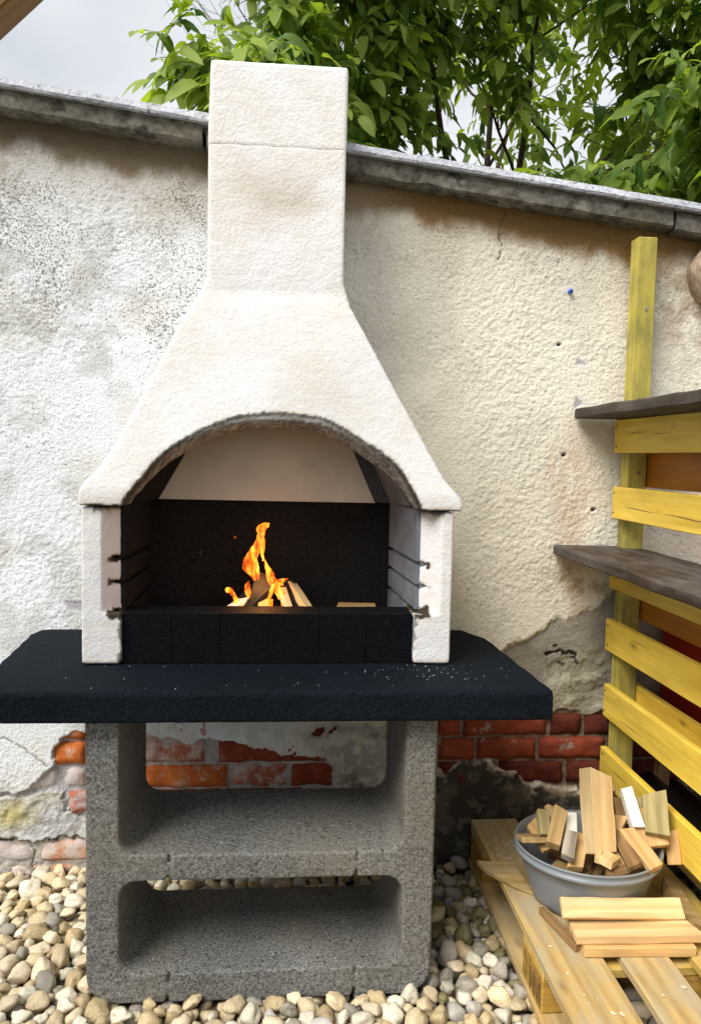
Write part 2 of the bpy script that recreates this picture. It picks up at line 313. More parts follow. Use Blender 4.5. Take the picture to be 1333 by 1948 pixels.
def M_flat(name, c, rough=.5, spec=.4, metal=0, var=.12, bump=0, scale=30):
    b = NB(name, rough, spec); b.p.inputs['Metallic'].default_value = metal
    n = b.noise(scale, 4, .6); b.color(b.mix(1., c, b.ramp(n, [(.3, 1-var), (.7, 1+var)]), 'MULTIPLY'))
    if bump: b.bump(n, bump, .002)
    return b.m
def M_emit(name, c0, c1, st):
    m = bpy.data.materials.new(name); m.use_nodes = True; nt = m.node_tree; nt.nodes.clear()
    o = nt.nodes.new('ShaderNodeOutputMaterial'); e = nt.nodes.new('ShaderNodeEmission')
    a = nt.nodes.new('ShaderNodeAttribute'); a.attribute_name = 'heat'
    n = nt.nodes.new('ShaderNodeTexNoise'); n.inputs['Scale'].default_value = 55; n.inputs['Detail'].default_value = 3
    tc = nt.nodes.new('ShaderNodeTexCoord'); mp = nt.nodes.new('ShaderNodeMapping'); mp.inputs['Scale'].default_value = (1, 1, .35)
    nt.links.new(tc.outputs['Object'], mp.inputs[0]); nt.links.new(mp.outputs[0], n.inputs[0])
    ad = nt.nodes.new('ShaderNodeMath'); ad.operation = 'MULTIPLY_ADD'; ad.inputs[1].default_value = .9
    nt.links.new(n.outputs[0], ad.inputs[0]); nt.links.new(a.outputs['Fac'], ad.inputs[2])
    r = nt.nodes.new('ShaderNodeValToRGB'); e_ = r.color_ramp.elements
    for i, (p, c) in enumerate([(.40, (.32, .04, .004)), (.54, (.80, .17, .012)), (.72, (1., .40, .05)), (.88, (1., .76, .36))]):
        if i > 1: e_.new(p)
        e_[i].position = p; e_[i].color = (*c, 1)
    nt.links.new(ad.outputs[0], r.inputs[0]); nt.links.new(r.outputs[0], e.inputs[0]); e.inputs[1].default_value = st
    tr = nt.nodes.new('ShaderNodeBsdfTransparent'); mx = nt.nodes.new('ShaderNodeMixShader')
    r2 = nt.nodes.new('ShaderNodeMapRange'); r2.inputs[1].default_value = .35; r2.inputs[2].default_value = .62; r2.inputs[3].default_value = .15; r2.inputs[4].default_value = 1
    nt.links.new(ad.outputs[0], r2.inputs[0]); nt.links.new(r2.outputs[0], mx.inputs[0]); nt.links.new(tr.outputs[0], mx.inputs[1]); nt.links.new(e.outputs[0], mx.inputs[2])
    nt.links.new(mx.outputs[0], o.inputs[0]); return m
MT = {}
MT['wall'] = M_wall()
MT['white'] = M_plaster('white_barbecue_render', (.84, .83, .825), (.76, .715, .64))
MT['block'] = M_concrete('grey_cast_concrete', (.064, .063, .058), (.25, .246, .228), (.46, .45, .40), 170, 1.1, (.20, .17, .12), .9, .985)
MT['slab'] = M_concrete('blue_black_painted_concrete', (.0012, .003, .0058), (.0062, .0120, .0190), (.05, .06, .07), 190, 1.5, None, .8, .985)
MT['blackbrick'] = M_concrete('black_painted_firebrick', (.0008, .001, .0015), (.004, .0052, .0068), (.02, .024, .03), 200, 1.2, None, .75, .985)
MT['back'] = M_concrete('sooty_concrete_panel', (.003, .003, .003), (.024, .023, .021), (.05, .05, .045), 200, .8, None, .9, .97)
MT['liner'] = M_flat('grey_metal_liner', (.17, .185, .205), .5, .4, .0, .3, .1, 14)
MT['liner_shaded'] = M_flat('shaded_side_liner', (.012, .011, .011), .8, .2, 0, .3, .2)  # left plates: shade of the side turned from the light, put into the colour
MT['cream'] = M_flat('cream_heat_deflector', (.60, .54, .44), .5, .3, 0, .10, 0, 9)
MT['greymetal'] = M_flat('dark_grey_sheet', (.035, .038, .045), .5, .4, 0, .2, 0, 9)
MT['soffit'] = M_concrete('raw_arch_edge', (.05, .042, .025), (.2, .17, .11), (.3, .28, .2), 200, 1.)
MT['cap'] = M_concrete('lichen_stained_coping', (.065, .06, .046), (.23, .215, .175), (.30, .29, .25), 26, .9, (.09, .07, .04))
MT['capside'] = MT['cap']
MT['captop'] = M_concrete('grey_roofing_edge', (.30, .31, .34), (.54, .55, .58), (.6, .6, .6), 90, .9, (.24, .24, .24))
MT['slat'] = M_wood('yellow_glazed_slat', (.85, .61, .09), (.66, .41, .035), .5, 20)
MT['orange'] = M_wood('orange_glazed_board', (.42, .17, .012), (.30, .10, .006), .5, 16)
MT['post'] = M_wood('olive_treated_post', (.58, .48, .10), (.34, .28, .05), .65, 22, weather=(.17, .16, .05))
MT['shelf'] = M_wood('weathered_dark_shelf', (.055, .036, .023), (.02, .013, .009), .5, 14, weather=(.12, .10, .085))
MT['pallet'] = M_wood('weathered_pallet_wood', (.54, .38, .15), (.34, .20, .055), .75, 18, weather=(.40, .34, .22))
MT['palletyellow'] = M_wood('yellow_stained_pallet_wood', (.62, .42, .09), (.42, .25, .04), .7, 18, weather=(.52, .38, .15))
MT['pblock'] = M_wood('ochre_pallet_block', (.46, .27, .05), (.16, .085, .02), .8, 18)
MT['pine'] = M_wood('fresh_pine', (.76, .56, .29), (.58, .35, .13), .6, 20)
MT['pine2'] = M_wood('warm_pine', (.68, .44, .19), (.48, .26, .08), .6, 22)
MT['tan'] = M_wood('tan_old_pine', (.46, .31, .13), (.28, .16, .05), .7, 24)
MT['brown'] = M_wood('brown_old_wood', (.32, .19, .08), (.15, .08, .03), .75, 24)
MT['grey'] = M_wood('grey_speckled_wood', (.42, .36, .27), (.10, .08, .06), .8, 20)
MT['olive'] = M_wood('green_weathered_wood', (.40, .33, .15), (.22, .17, .06), .8, 22)
MT['whitewood'] = M_flat('white_painted_wood', (.80, .77, .66), .6, .3, 0, .06, .1, 60)
MT['brick_o'] = M_brick('orange_brick', (.55, .17, .035), (.42, .09, .02), (.5, .4, .33), .22)
MT['brick_r'] = M_brick('red_brick', (.27, .055, .022), (.17, .032, .015), (.32, .25, .2), .10)
MT['brick_d'] = M_brick('dark_red_brick', (.13, .024, .012), (.07, .014, .009), (.2, .15, .12), .06)  # darkest red also holds the shade under and beside the barbecue
MT['brick_p'] = M_brick('limewashed_red_brick', (.42, .14, .08), (.32, .08, .04), (.52, .42, .38), .5)
MT['brick_w'] = M_brick('whitewashed_brick', (.50, .42, .38), (.40, .28, .23), (.56, .50, .48), .8)
MT['brick_q'] = M_brick('worn_pink_brick', (.50, .30, .18), (.46, .2, .11), (.55, .47, .42), .5)
MT['tub'] = M_flat('grey_blue_plastic', (.24, .28, .33), .38, .5, 0, .08, 0, 6)
MT['black'] = M_flat('black_plastic', (.008, .008, .009), .35, .5, 0, .3, 0, 9)
MT['red'] = M_flat('dark_red_plastic', (.30, .012, .01), .4, .5, 0, .15, 0, 8)
MT['steel'] = M_flat('zinc_screw', (.45, .45, .47), .35, .5, .9)
MT['screwhole'] = M_flat('screw_recess', (.01, .01, .01), .8, .2)
MT['blue'] = M_flat('blue_plastic_plug', (.05, .16, .62), .5, .4)
MT['char'] = M_flat('charred_wood', (.008, .007, .006), .8, .3, 0, .5, .8, 60)
MT['bark'] = M_wood('tree_bark', (.10, .075, .05), (.04, .03, .02), .9, 30, knot=False)
MT['log'] = M_wood('pale_log_end', (.40, .29, .19), (.20, .12, .07), .85, 30, weather=(.62, .52, .43))
MT['beam'] = M_wood('brown_glazed_beam', (.26, .13, .018), (.15, .07, .010), .5, 18)
MT['flame'] = M_emit('flame_glow', None, None, 3.4)
STN = [((.68, .58, .38), (.55, .43, .25)), ((.58, .47, .28), (.44, .32, .16)), ((.76, .71, .58), (.62, .56, .42)),
       ((.40, .36, .29), (.28, .25, .20)), ((.62, .50, .32), (.70, .62, .46)), ((.52, .42, .24), (.34, .26, .13)), ((.34, .32, .29), (.48, .45, .40))]
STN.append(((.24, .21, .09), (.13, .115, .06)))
for i, (a, b_) in enumerate(STN): MT['stone%d' % i] = M_stone('pebble_%s' % ['cream', 'tan', 'white', 'brownish', 'buff', 'ochre', 'grey', 'mossy_shaded'][i], a, b_)
def M_leaf(name, c0, c1):
    b = NB(name, .55, .35); oi = b.n('ShaderNodeAttribute'); oi.attribute_name = 'lv'
    c = b.mix(oi.outputs['Fac'], c0, c1); b.color(c)
    tr = b.n('ShaderNodeBsdfTranslucent'); b.l(b.mix(1., c, (1.7, 1.7, .5), 'MULTIPLY'), tr.inputs[0])
    mx = b.n('ShaderNodeMixShader'); mx.inputs[0].default_value = .48
    o = b.nt.nodes['Material Output']; b.l(b.p.outputs[0], mx.inputs[1]); b.l(tr.outputs[0], mx.inputs[2]); b.l(mx.outputs[0], o.inputs[0]); return b.m
MT['leaf'] = M_leaf('walnut_leaf_green', (.048, .115, .014), (.34, .43, .08))
# ================================================================== SETTING: ground
b = NB('earth_between_pebbles', .95, .1); b.color(b.ramp(b.noise(40, 5), [(.3, (.06, .045, .03)), (.7, (.15, .12, .08))])); b.bump(b.noise(60, 5), .8, .01); MT['earth'] = b.m
b = NB('distant_ground', .95, .1); b.color(b.ramp(b.noise(6, 6, .7), [(.35, (.07, .07, .055)), (.7, (.14, .13, .10))])); MT['far'] = b.m  # unseen ground, kept dark so little light bounces into the openings
g = mesh_obj('ground', [(-60, -60, GZ-.06), (60, -60, GZ-.06), (60, 60, GZ-.06), (-60, 60, GZ-.06)], [(0, 1, 2, 3)], MT['far'])
tag(g, kind='structure')
gv = box('gravel_bed', (-2.2, -3.6, GZ-.055), (2.6, .0, GZ-.035), MT['earth'], bev=0); tag(gv, kind='structure')
#---- pebbles
def pebble_mesh(name, sub, seed, mi):
    bm = bmesh.new(); bmesh.ops.create_icosphere(bm, subdivisions=sub, radius=.5); rr = random.Random(seed)
    sx, sy, sz = 1, rr.uniform(.62, .9), rr.uniform(.45, .72)
    for v in bm.verts:
        p = v.co.copy(); n = mnoise.noise(p*1.7+Vector((seed*3.1, 0, 0)))*.56+mnoise.noise(p*3.9+Vector((0, seed*2.3, 0)))*.24
        q = p*(1+n); e = 1-.12*seed % .3
        v.co = Vector((q.x*sx, q.y*sy, q.z*sz))
    # a couple of flattened facets
    for k in range(6):
        d = Vector((rr.gauss(0, 1), rr.gauss(0, 1), rr.gauss(0, 1))).normalized(); lim = .5*rr.uniform(.58, .80)
        for v in bm.verts:
            s = v.co.dot(d)
            if s > lim*.9: v.co -= d*(s-lim*.9)*.75
    me = bpy.data.meshes.new(name); bm.to_mesh(me); bm.free(); me.polygons.foreach_set('use_smooth', [True]*len(me.polygons)); me.materials.append(MT['stone%d' % mi]); return me
rnd = random.Random(5); nr = np.random.RandomState(5)
def relax(n, x0, x1, y0, y1, r, it):
    p = np.stack([nr.uniform(x0, x1, n), nr.uniform(y0, y1, n)], 1)
    for _ in range(it):
        d = p[:, None, :]-p[None, :, :]; dist = np.sqrt((d**2).sum(2))+1e-6
        tgt = (r[:, None]+r[None, :]); ov = np.clip(tgt-dist, 0, None); np.fill_diagonal(ov, 0)
        p += (d/dist[..., None]*ov[..., None]*.45).sum(1)
        p[:, 0] = np.clip(p[:, 0], x0, x1); p[:, 1] = np.clip(p[:, 1], y0, y1)
    return p
ntop = 1620; rad = nr.choice([.0145, .0195, .024, .029], ntop, p=[.25, .35, .28, .12])
pt = relax(ntop, -1.58, 1.25, -1.05, -.012, rad, 40)
def in_support(x, y, m=.0): return -.44-m < x < .355+m and -.58-m < y < -.23+m
mesh_hi = [[pebble_mesh('pebble', 3, s*7+i, i) for s in range(3)] for i in range(8)]
mesh_lo = [[pebble_mesh('pebble_low', 2, s*7+i, i) for s in range(3)] for i in range(8)]
PW = [.28, .15, .24, .07, .16, .06, .04]
cand = []
for i in range(ntop):
    x, y = pt[i]
    if in_support(x, y, .004): continue
    mi = nr.choice(7, p=PW)
    if .37 < x and y > -.50+.12*math.sin(x*30) and rnd.random() < .75: mi = 7 if rnd.random() < .6 else 3  # mossy strip, its dark stones also paint in the barbecue's shade
    s = rad[i]*2*nr.uniform(1.05, 1.35)
    z = GZ-.012+nr.uniform(-.006, .012)
    # gravel heaped a little against the wall and the supports
    z += .006*math.exp(-abs(y)/.05)
    cand.append((x, y, z, s, mi))
under = lambda c: c[0] > .60 and c[1] > -1.0
vis = sorted([c for c in cand if seen(c[:3]) and not under(c)], key=lambda c: (Vector(c[:3])-CAM).length/c[3])
single = set(id(c) for c in vis[:300])
def rmat(c, s):
    e = Euler((nr.normal(0, .35), nr.normal(0, .35), nr.uniform(0, 6.28)))
    return Matrix.Translation(c[:3]) @ e.to_matrix().to_4x4() @ Matrix.Diagonal((s, s, s*nr.uniform(.85, 1.15), 1))
acc = {}
def add_stuff(me, mat, mi):
    n = len(me.vertices); co = np.empty(n*3); me.vertices.foreach_get('co', co); co = co.reshape(-1, 3)
    M = np.array(mat); co = co @ M[:3, :3].T+M[:3, 3]
    acc.setdefault('v', []).append(co); base = acc.get('n', 0); acc['n'] = base+n
    key = id(me)
    if key not in acc:
        f = np.empty(len(me.polygons)*3, np.int64); me.polygons.foreach_get('vertices', f); acc[key] = f
    acc.setdefault('f', []).append(acc[key]+base); acc.setdefault('m', []).append(np.full(len(acc[key])//3, mi))
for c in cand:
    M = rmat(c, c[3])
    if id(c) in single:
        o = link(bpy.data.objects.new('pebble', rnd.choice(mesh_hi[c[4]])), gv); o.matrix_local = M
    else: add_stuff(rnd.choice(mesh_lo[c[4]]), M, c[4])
# lower layer, smaller meshes
mesh_vl = [pebble_mesh('pebble_coarse', 2, 90+i, i) for i in range(7)]
for ix in range(67):
    for iy in range(24):
        x = -1.58+ix*.043+nr.uniform(-.01, .01); y = -1.04+iy*.043+nr.uniform(-.01, .01)
        mi = nr.choice(7, p=PW); M = rmat((x, y, GZ-.030), .053); add_stuff(mesh_vl[mi], M, mi)
V = np.concatenate(acc['v']); Fc = np.concatenate(acc['f']); MI = np.concatenate(acc['m'])
me = bpy.data.meshes.new('gravel'); me.vertices.add(len(V)); me.vertices.foreach_set('co', V.ravel())
nf = len(Fc)//3; me.loops.add(nf*3); me.loops.foreach_set('vertex_index', Fc); me.polygons.add(nf)
me.polygons.foreach_set('loop_start', np.arange(nf)*3); me.polygons.foreach_set('loop_total', np.full(nf, 3))
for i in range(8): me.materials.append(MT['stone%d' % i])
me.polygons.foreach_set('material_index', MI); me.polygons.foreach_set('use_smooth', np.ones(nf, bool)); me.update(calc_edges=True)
o = link(bpy.data.objects.new('gravel', me), gv); tag(o, kind='stuff')
# ================================================================== WALL
wall = empty('garden_wall', (0, .0, GZ)); tag(wall, 'old rough cast cream garden wall with peeling render, bare bricks at its foot and sloping stone coping', 'wall')
WZ0 = -GZ                                        # parts are built in world coordinates: parent inverse
def wp(o): o.parent = wall; o.matrix_parent_inverse = Matrix.Translation((0, 0, -GZ)); return o
def cap_z(X): return np.where(X < -.05, 2.179-.12*(X+.795), 2.053-.1137*(X-.158))
xs = np.concatenate([np.linspace(-2.6, -1.02, 24)[:-1], np.arange(-1.02, 1.48, .0037), np.linspace(1.48, 3.0, 22)])
zs = np.concatenate([np.linspace(-.13, -.08, 3)[:-1], np.arange(-.08, 2.13, .0037), np.linspace(2.13, 2.42, 8)])
X, Z = np.meshgrid(xs, zs); nx, nzz = len(xs), len(zs)
wob = lambda s, a, sd: (fbm(X, Z, s, 4, sd, .6)-.5)*a
Xw = X+wob(22, .05, 3); Zw = Z+wob(22, .05, 9)
def reg(P, soft=.004): return sstep(-soft, soft, poly_sd(Xw, Zw, P))
# rough cast relief
left = sstep(.45, -.25, X)
b1_ = fbm(X, Z, 125, 2, 21, .55); b2_ = fbm(X+.3*Z, Z-.25*X, 62, 2, 33, .5); big = fbm(X, Z, 3.2, 3, 40)
ridge = 1-np.abs(2*fbm(X*.8+.25*Z, Z, 100, 2, 55, .5)-1)
H = (.0068*(b1_-.5)+.0018*(b2_-.5)+.0016*(ridge-.75))*(.35+1.1*sstep(.35, .65, fbm(X, Z, 4.5, 3, 61)))*(.50-.06*left)+.012*(big-.5)
col = np.stack([.80+.0*X, .745+.0*X, .62+.0*X], -1)  # right side: bounce from the yellow wood painted in, along with yellowing
col = col*(1-left[..., None])+np.array([.72, .745, .755])*left[..., None]
def lay(mask, c): 
    global col
    m_ = np.clip(mask, 0, 1)[..., None]; col = col*(1-m_)+np.array(c)*m_
# mottling
lay(.35*sstep(.50, .68, fbm(X, Z, 7, 4, 71)), (.56, .52, .42))
lay(.45*sstep(.56, .70, fbm(X, Z, 11, 4, 73))*left, (.42, .42, .40))
for (sx, sz), rr_ in zip(STAINBLOB, (.10, .16, .12, .18)):
    lay(.30*np.exp(-((X-sx)**2+(Z-sz)**2)/rr_**2*1.5)*sstep(.40, .62, fbm(X, Z, 30, 4, 77)), (.30, .30, .29))
# dirt in hollows
hol = sstep(-.0010, -.0032, H-.012*(big-.5)); dcap = cap_z(X)-Z-.066
topness = sstep(.62, .05, dcap)
hs = sstep(.50, .66, fbm(X, Z, 85, 3, 81))
lay(hol*(.30+.35*topness*left+.15*hs), (.22, .18, .13))
lay(.28*hs*sstep(.42, .56, fbm(X, Z, 40, 3, 83))*sstep(.50, .12, dcap+.15*(fbm(X, Z, 6, 3, 85)-.5))*(.35+.65*left), (.13, .085, .05))
# brown stain below coping, deepened to hold the overhang's shade
st2 = sstep(.30, .10, dcap+.2*(fbm(X, Z*.5, 6, 4, 89)-.5)); lay(.50*st2*(.45+.55*left), (.36, .28, .17))
st = sstep(.115, .05, dcap+.11*(fbm(X*1.4, Z*.6, 9, 4, 87)-.5)); lay(.92*st*left, (.14, .10, .05)); lay(.95*st*(1-left), (.20, .105, .022))
lay(.5*sstep(.35, .05, np.hypot(X-1.23, Z-1.72))*sstep(.3, .6, fbm(X, Z, 30, 4, 91)), (.28, .17, .07))
# rusty/brown runs at the right
lay(.40*sstep(.10, .0, np.abs(X-.86+.04*(fbm(X, Z, 5, 2, 93)-.5)))*sstep(.35, .6, fbm(X*2, Z*.5, 14, 4, 95))*sstep(1.4, 1.2, Z), (.60, .38, .20))
lay(.65*sstep(.16, .02, np.hypot((X-.93)*.8, Z-.83))*sstep(.35, .55, fbm(X, Z, 26, 4, 97)), (.36, .24, .12))  # mottled brown patch below the lower shelf
# render chipped through to grey
soft = .006
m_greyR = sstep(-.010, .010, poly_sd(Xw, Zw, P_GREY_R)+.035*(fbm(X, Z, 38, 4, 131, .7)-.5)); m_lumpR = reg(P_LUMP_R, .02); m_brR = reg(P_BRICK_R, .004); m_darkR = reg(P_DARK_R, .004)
m_brL = reg(P_BRICK_L); m_brLL = reg(P_BRICK_LL); m_lumpL = reg(P_LUMP_L, .015); m_brM = reg(P_BRICK_M); m_greyM = reg(P_GREY_M, .02)
lum = fbm(X, Z, 14, 5, 101, .6); lum2 = fbm(X, Z, 40, 4, 103, .6)
Hm = H.copy()
def setH(mask, val):
    global Hm
    Hm = Hm*(1-mask)+val*mask
setH(m_greyR, -.008+.006*(lum-.5)+.003*(lum2-.5)); lay(m_greyR, (.27, .235, .19)); lay(m_greyR*sstep(.5, .65, lum)*.6, (.36, .33, .28))
setH(m_lumpR, -.006+.030*(lum-.5)+.010*(lum2-.5)); lay(m_lumpR*.9, (.40, .37, .28)); lay(m_lumpR*sstep(.52, .40, lum)*.6, (.20, .17, .12))
setH(m_lumpL, -.008+.026*(lum-.5)+.010*(lum2-.5)); lay(m_lumpL, (.44, .42, .36)); lay(m_lumpL*sstep(.45, .6, fbm(X, Z, 9, 4, 105)), (.50, .50, .50))
lay(m_lumpL*.8*np.exp(-((X+.80)**2+(Z-.115)**2)/.0025), (.44, .38, .12))
setH(m_greyM, -.006+.022*(lum-.5)+.012*(lum2-.5)); lay(m_greyM, (.33, .32, .29)); lay(m_greyM*sstep(.50, .60, lum2)*.7, (.55, .54, .47)); lay(m_greyM*sstep(.42, .34, lum)*.7, (.12, .12, .085))
mort = (.40, .36, .31)
lowdirt = sstep(.47, .40, Z)*sstep(-.5, -.3, X)*sstep(.20, .05, X); lay(lowdirt*.4*sstep(.35, .6, lum), (.48, .46, .37))
for mk, cc in ((m_brR, (.20, .15, .11)), (m_brL, (.44, .42, .42)), (m_brLL, (.46, .42, .36)), (m_brM, (.36, .34, .31))):
    setH(mk, -.017+.012*(lum2-.5)+.008*(lum-.5)); lay(mk, cc)
lay(m_brM*sstep(.5, .62, lum2)*.5, (.50, .48, .44))
rim = sstep(.016, .003, np.abs(poly_sd(Xw, Zw, P_DARK_R)))
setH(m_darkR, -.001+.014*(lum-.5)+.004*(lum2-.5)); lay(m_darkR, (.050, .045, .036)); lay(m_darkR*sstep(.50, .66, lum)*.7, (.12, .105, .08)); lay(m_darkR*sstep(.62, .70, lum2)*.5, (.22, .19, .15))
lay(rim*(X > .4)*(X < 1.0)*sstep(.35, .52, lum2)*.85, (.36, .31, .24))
for P_ in (P_CHIPS, P_CHIP2, P_SMEAR):
    mk = sstep(-.003, .003, poly_sd(X, Z, P_)); setH(mk, -.004+.0*X); lay(mk, (.42, .40, .42))
ck = line_d(Xw, Zw, CRACK); mk = sstep(.0030, .0010, ck); setH(mk, Hm-.003); lay(mk*.8, (.12, .08, .05))
ck = line_d(Xw, Zw, TRAIL); mk = sstep(.006, .002, ck); setH(mk, -.018+.0*X); lay(mk, (.03, .025, .02))
ck = line_d(Xw, Zw, [(-.86, .36), (-.80, .345), (-.70, .275)]); mk = sstep(.0035, .001, ck); setH(mk, Hm-.004); lay(mk*.7, (.15, .12, .1))
for hx, hz in HOLES[:1]+HOLES[2:6]+HOLES[8:9]+HOLES[11:12]:
    mk = sstep(.009, .004, np.hypot((X-hx), (Z-hz)*1.3)+.004*(lum2-.5)); setH(mk, -.014+.0*X); lay(mk, (.05, .035, .025))
ck = np.minimum(line_d(Xw, Zw, [(-.745, .04), (-.738, -.01), (-.742, -.06)]), line_d(Xw, Zw, [(-1.1, .036), (-.85, .034), (-.7, .04), (-.6, .036)])); mk = sstep(.005, .0015, ck); lay(mk, (.06, .045, .035))
Yw = -Hm
Zc = np.minimum(Z, cap_z(X)-.05)
V = np.stack([X, Yw, Zc], -1).reshape(-1, 3)
# back of wall for thickness
idx = np.arange(nx*nzz).reshape(nzz, nx)
q = np.stack([idx[:-1, :-1], idx[:-1, 1:], idx[1:, 1:], idx[1:, :-1]], -1).reshape(-1, 4)
me = bpy.data.meshes.new('render_coat'); me.vertices.add(len(V)); me.vertices.foreach_set('co', V.ravel())
nf = len(q); me.loops.add(nf*4); me.loops.foreach_set('vertex_index', q.ravel()); me.polygons.add(nf)
me.polygons.foreach_set('loop_start', np.arange(nf)*4); me.polygons.foreach_set('loop_total', np.full(nf, 4))
me.polygons.foreach_set('use_smooth', np.ones(nf, bool)); me.update(calc_edges=True)
at = me.color_attributes.new('wcol', 'FLOAT_COLOR', 'POINT'); spk = (.12+.42*sstep(.42, .72, fbm(X, Z, 6, 4, 111)))*(.45+.55*left)+.55*topness*sstep(.35, .6, fbm(X, Z, 9, 3, 113))*(.5+.5*left)
for (sx, sz), rr_ in zip(STAINBLOB, (.13, .18, .14, .2)): spk = spk+.28*np.exp(-((X-sx)**2+(Z-sz)**2)/rr_**2*1.5)
spk = spk*(1-np.maximum.reduce([m_brL, m_brLL, m_brM, m_brR, m_darkR]))
at.data.foreach_set('color', np.concatenate([col.reshape(-1, 3), np.clip(spk, 0, 1).reshape(-1, 1)], 1).ravel())
me.materials.append(MT['wall']); wp(link(bpy.data.objects.new('render_coat', me)))
wp(prism('wall_core', [(-2.6, -.13), (3.0, -.13), (3.0, 1.66), (.1, 1.99), (-.2, 2.04), (-2.6, 2.32)], 'y', .045, .30, MT['capside']))
# bricks: each one its own block set in the recessed mortar
def brick_mesh(w, h, seed):
    bm = bmesh.new(); nxb, nzb = max(4, int(w/.016)), 5; vs = {}
    for i in range(nxb+1):
        for j in range(nzb+1):
            u, v = i/nxb, j/nzb; x = (u-.5)*w; z = (v-.5)*h
            e = min(u, 1-u)*w; f = min(v, 1-v)*h; rd = max(0, 1-min(e, f)/.007)
            y = -.010+.009*rd*rd+.012*(mnoise.fractal(Vector((x*24, seed, z*24)), 1, 2, 4))*(.75)
            x += (mnoise.noise(Vector((seed, z*40, 3)))*.004) if i in (0, nxb) else 0
            z += (mnoise.noise(Vector((x*40, seed, 7)))*.004) if j in (0, nzb) else 0
            vs[i, j] = bm.verts.new((x, y, z))
    for i in range(nxb):
        for j in range(nzb): bm.faces.new((vs[i, j], vs[i+1, j], vs[i+1, j+1], vs[i, j+1]))
    ed = [e for e in bm.edges if e.is_boundary]; r_ = bmesh.ops.extrude_edge_only(bm, edges=ed)
    for v in r_['geom']:
        if isinstance(v, bmesh.types.BMVert): v.co.y = .035
    return bm
for k, (xa, xb, za, zb, c) in enumerate(BRICKS):
    bm = brick_mesh(xb-xa, zb-za, k*3.7+1)
    o = bm_obj('brick', bm, MT['brick_'+c], None, True, Matrix.Translation(((xa+xb)/2, {'w': .023, 'q': .021, 'p': .016}.get(c, .013), (za+zb)/2)) @ Euler((0, random.Random(k).uniform(-.012, .012), 0)).to_matrix().to_4x4()); wp(o)
# coping stones and roofing edge
def coping(name, xa, xb, zf, mat, top):
    za, zb = zf(xa), zf(xb); n = max(2, int((xb-xa)/.025)); rings = []
    for i in range(n+1):
        x = xa+(xb-xa)*i/n; z = za+(zb-za)*i/n; w = lambda s: mnoise.noise(Vector((x*14, s, 0)))*.005+mnoise.noise(Vector((x*45, s, 4)))*.0025
        if not top: prof = [(-.052+w(1), z-.073+w(2)), (-.060+w(3), z-.067+w(4)), (-.062+w(5)*.6, z-.045), (-.060+w(6)*.6, z-.020), (.34, z-.020), (.34, z-.075)]
        else: prof = [(-.078+w(1)*.6, z-.021+w(2)*.4), (-.081+w(3)*.6, z-.014+w(2)*.5), (-.066+w(5)*.4, z+.008+w(6)*.5), (-.03, z+.014), (.36, z+.004), (.36, z-.019)]
        rings.append([(x, y, zz) for y, zz in prof])
    o = bm_obj(name, loft_bm(rings), mat, None, False); wp(o); return o
zL = lambda x: 2.185-.12*(x+.795); zR = lambda x: 2.059-.1137*(x-.158)
coping('coping_stone', -2.6, -1.35, zL, MT['cap'], False); coping('coping_stone', -1.345, -.247, zL, MT['cap'], False)
coping('coping_stone', -.235, .06, lambda x: zL(x)-.012, MT['cap'], False)
coping('coping_stone', .065, 1.108, zR, MT['cap'], False); coping('coping_stone', 1.118, 2.3, lambda x: zR(x)-.006, MT['cap'], False); coping('coping_stone', 2.305, 3.0, zR, MT['cap'], False)
coping('roofing_edge', -2.6, .06, zL, MT['captop'], True); coping('roofing_edge', .062, 3.0, zR, MT['captop'], True)
# blue wall plug
pl = bm_obj('wall_plug', tube_bm([(.829, -.012, 1.698), (.829, .01, 1.698)], .0065, 14), MT['blue'], None, True); wp(pl)
ph = bm_obj('plug_hole', tube_bm([(.829, -.0135, 1.698), (.829, -.005, 1.698)], .0025, 10), MT['screwhole'], None, True); ph.parent = pl
# log end sticking out of the wall
lg = empty('roof_log', (1.290, -.03, 1.762)); tag(lg, 'pale round log end sticking out of the wall under the coping at the right edge', 'log')
rings = []
for i, (y, r) in enumerate([(.1, .098), (-.02, .100), (-.072, .099), (-.080, .094), (-.084, .06), (-.083, .015)]):
    rings.append([((r*(1+.10*mnoise.noise(Vector((math.cos(a)*1.5, math.sin(a)*1.5, i*.3)))))*math.cos(a), y, (r*(1+.10*mnoise.noise(Vector((math.cos(a)*1.5, math.sin(a)*1.5, i*.3)))))*math.sin(a)) for a in [k/28*2*math.pi for k in range(28)]])
bm_obj('log_body', loft_bm(rings), MT['log'], lg, True)
for a in (.3, 1.9, 3.6):
    bm_obj('check_crack', tube_bm([(.01*math.cos(a), -.0835, .01*math.sin(a)), (.04*math.cos(a+.1), -.0845, .04*math.sin(a+.1)), (.068*math.cos(a), -.0835, .068*math.sin(a))], [.0008, .002, .0008], 5), MT['char'], lg)
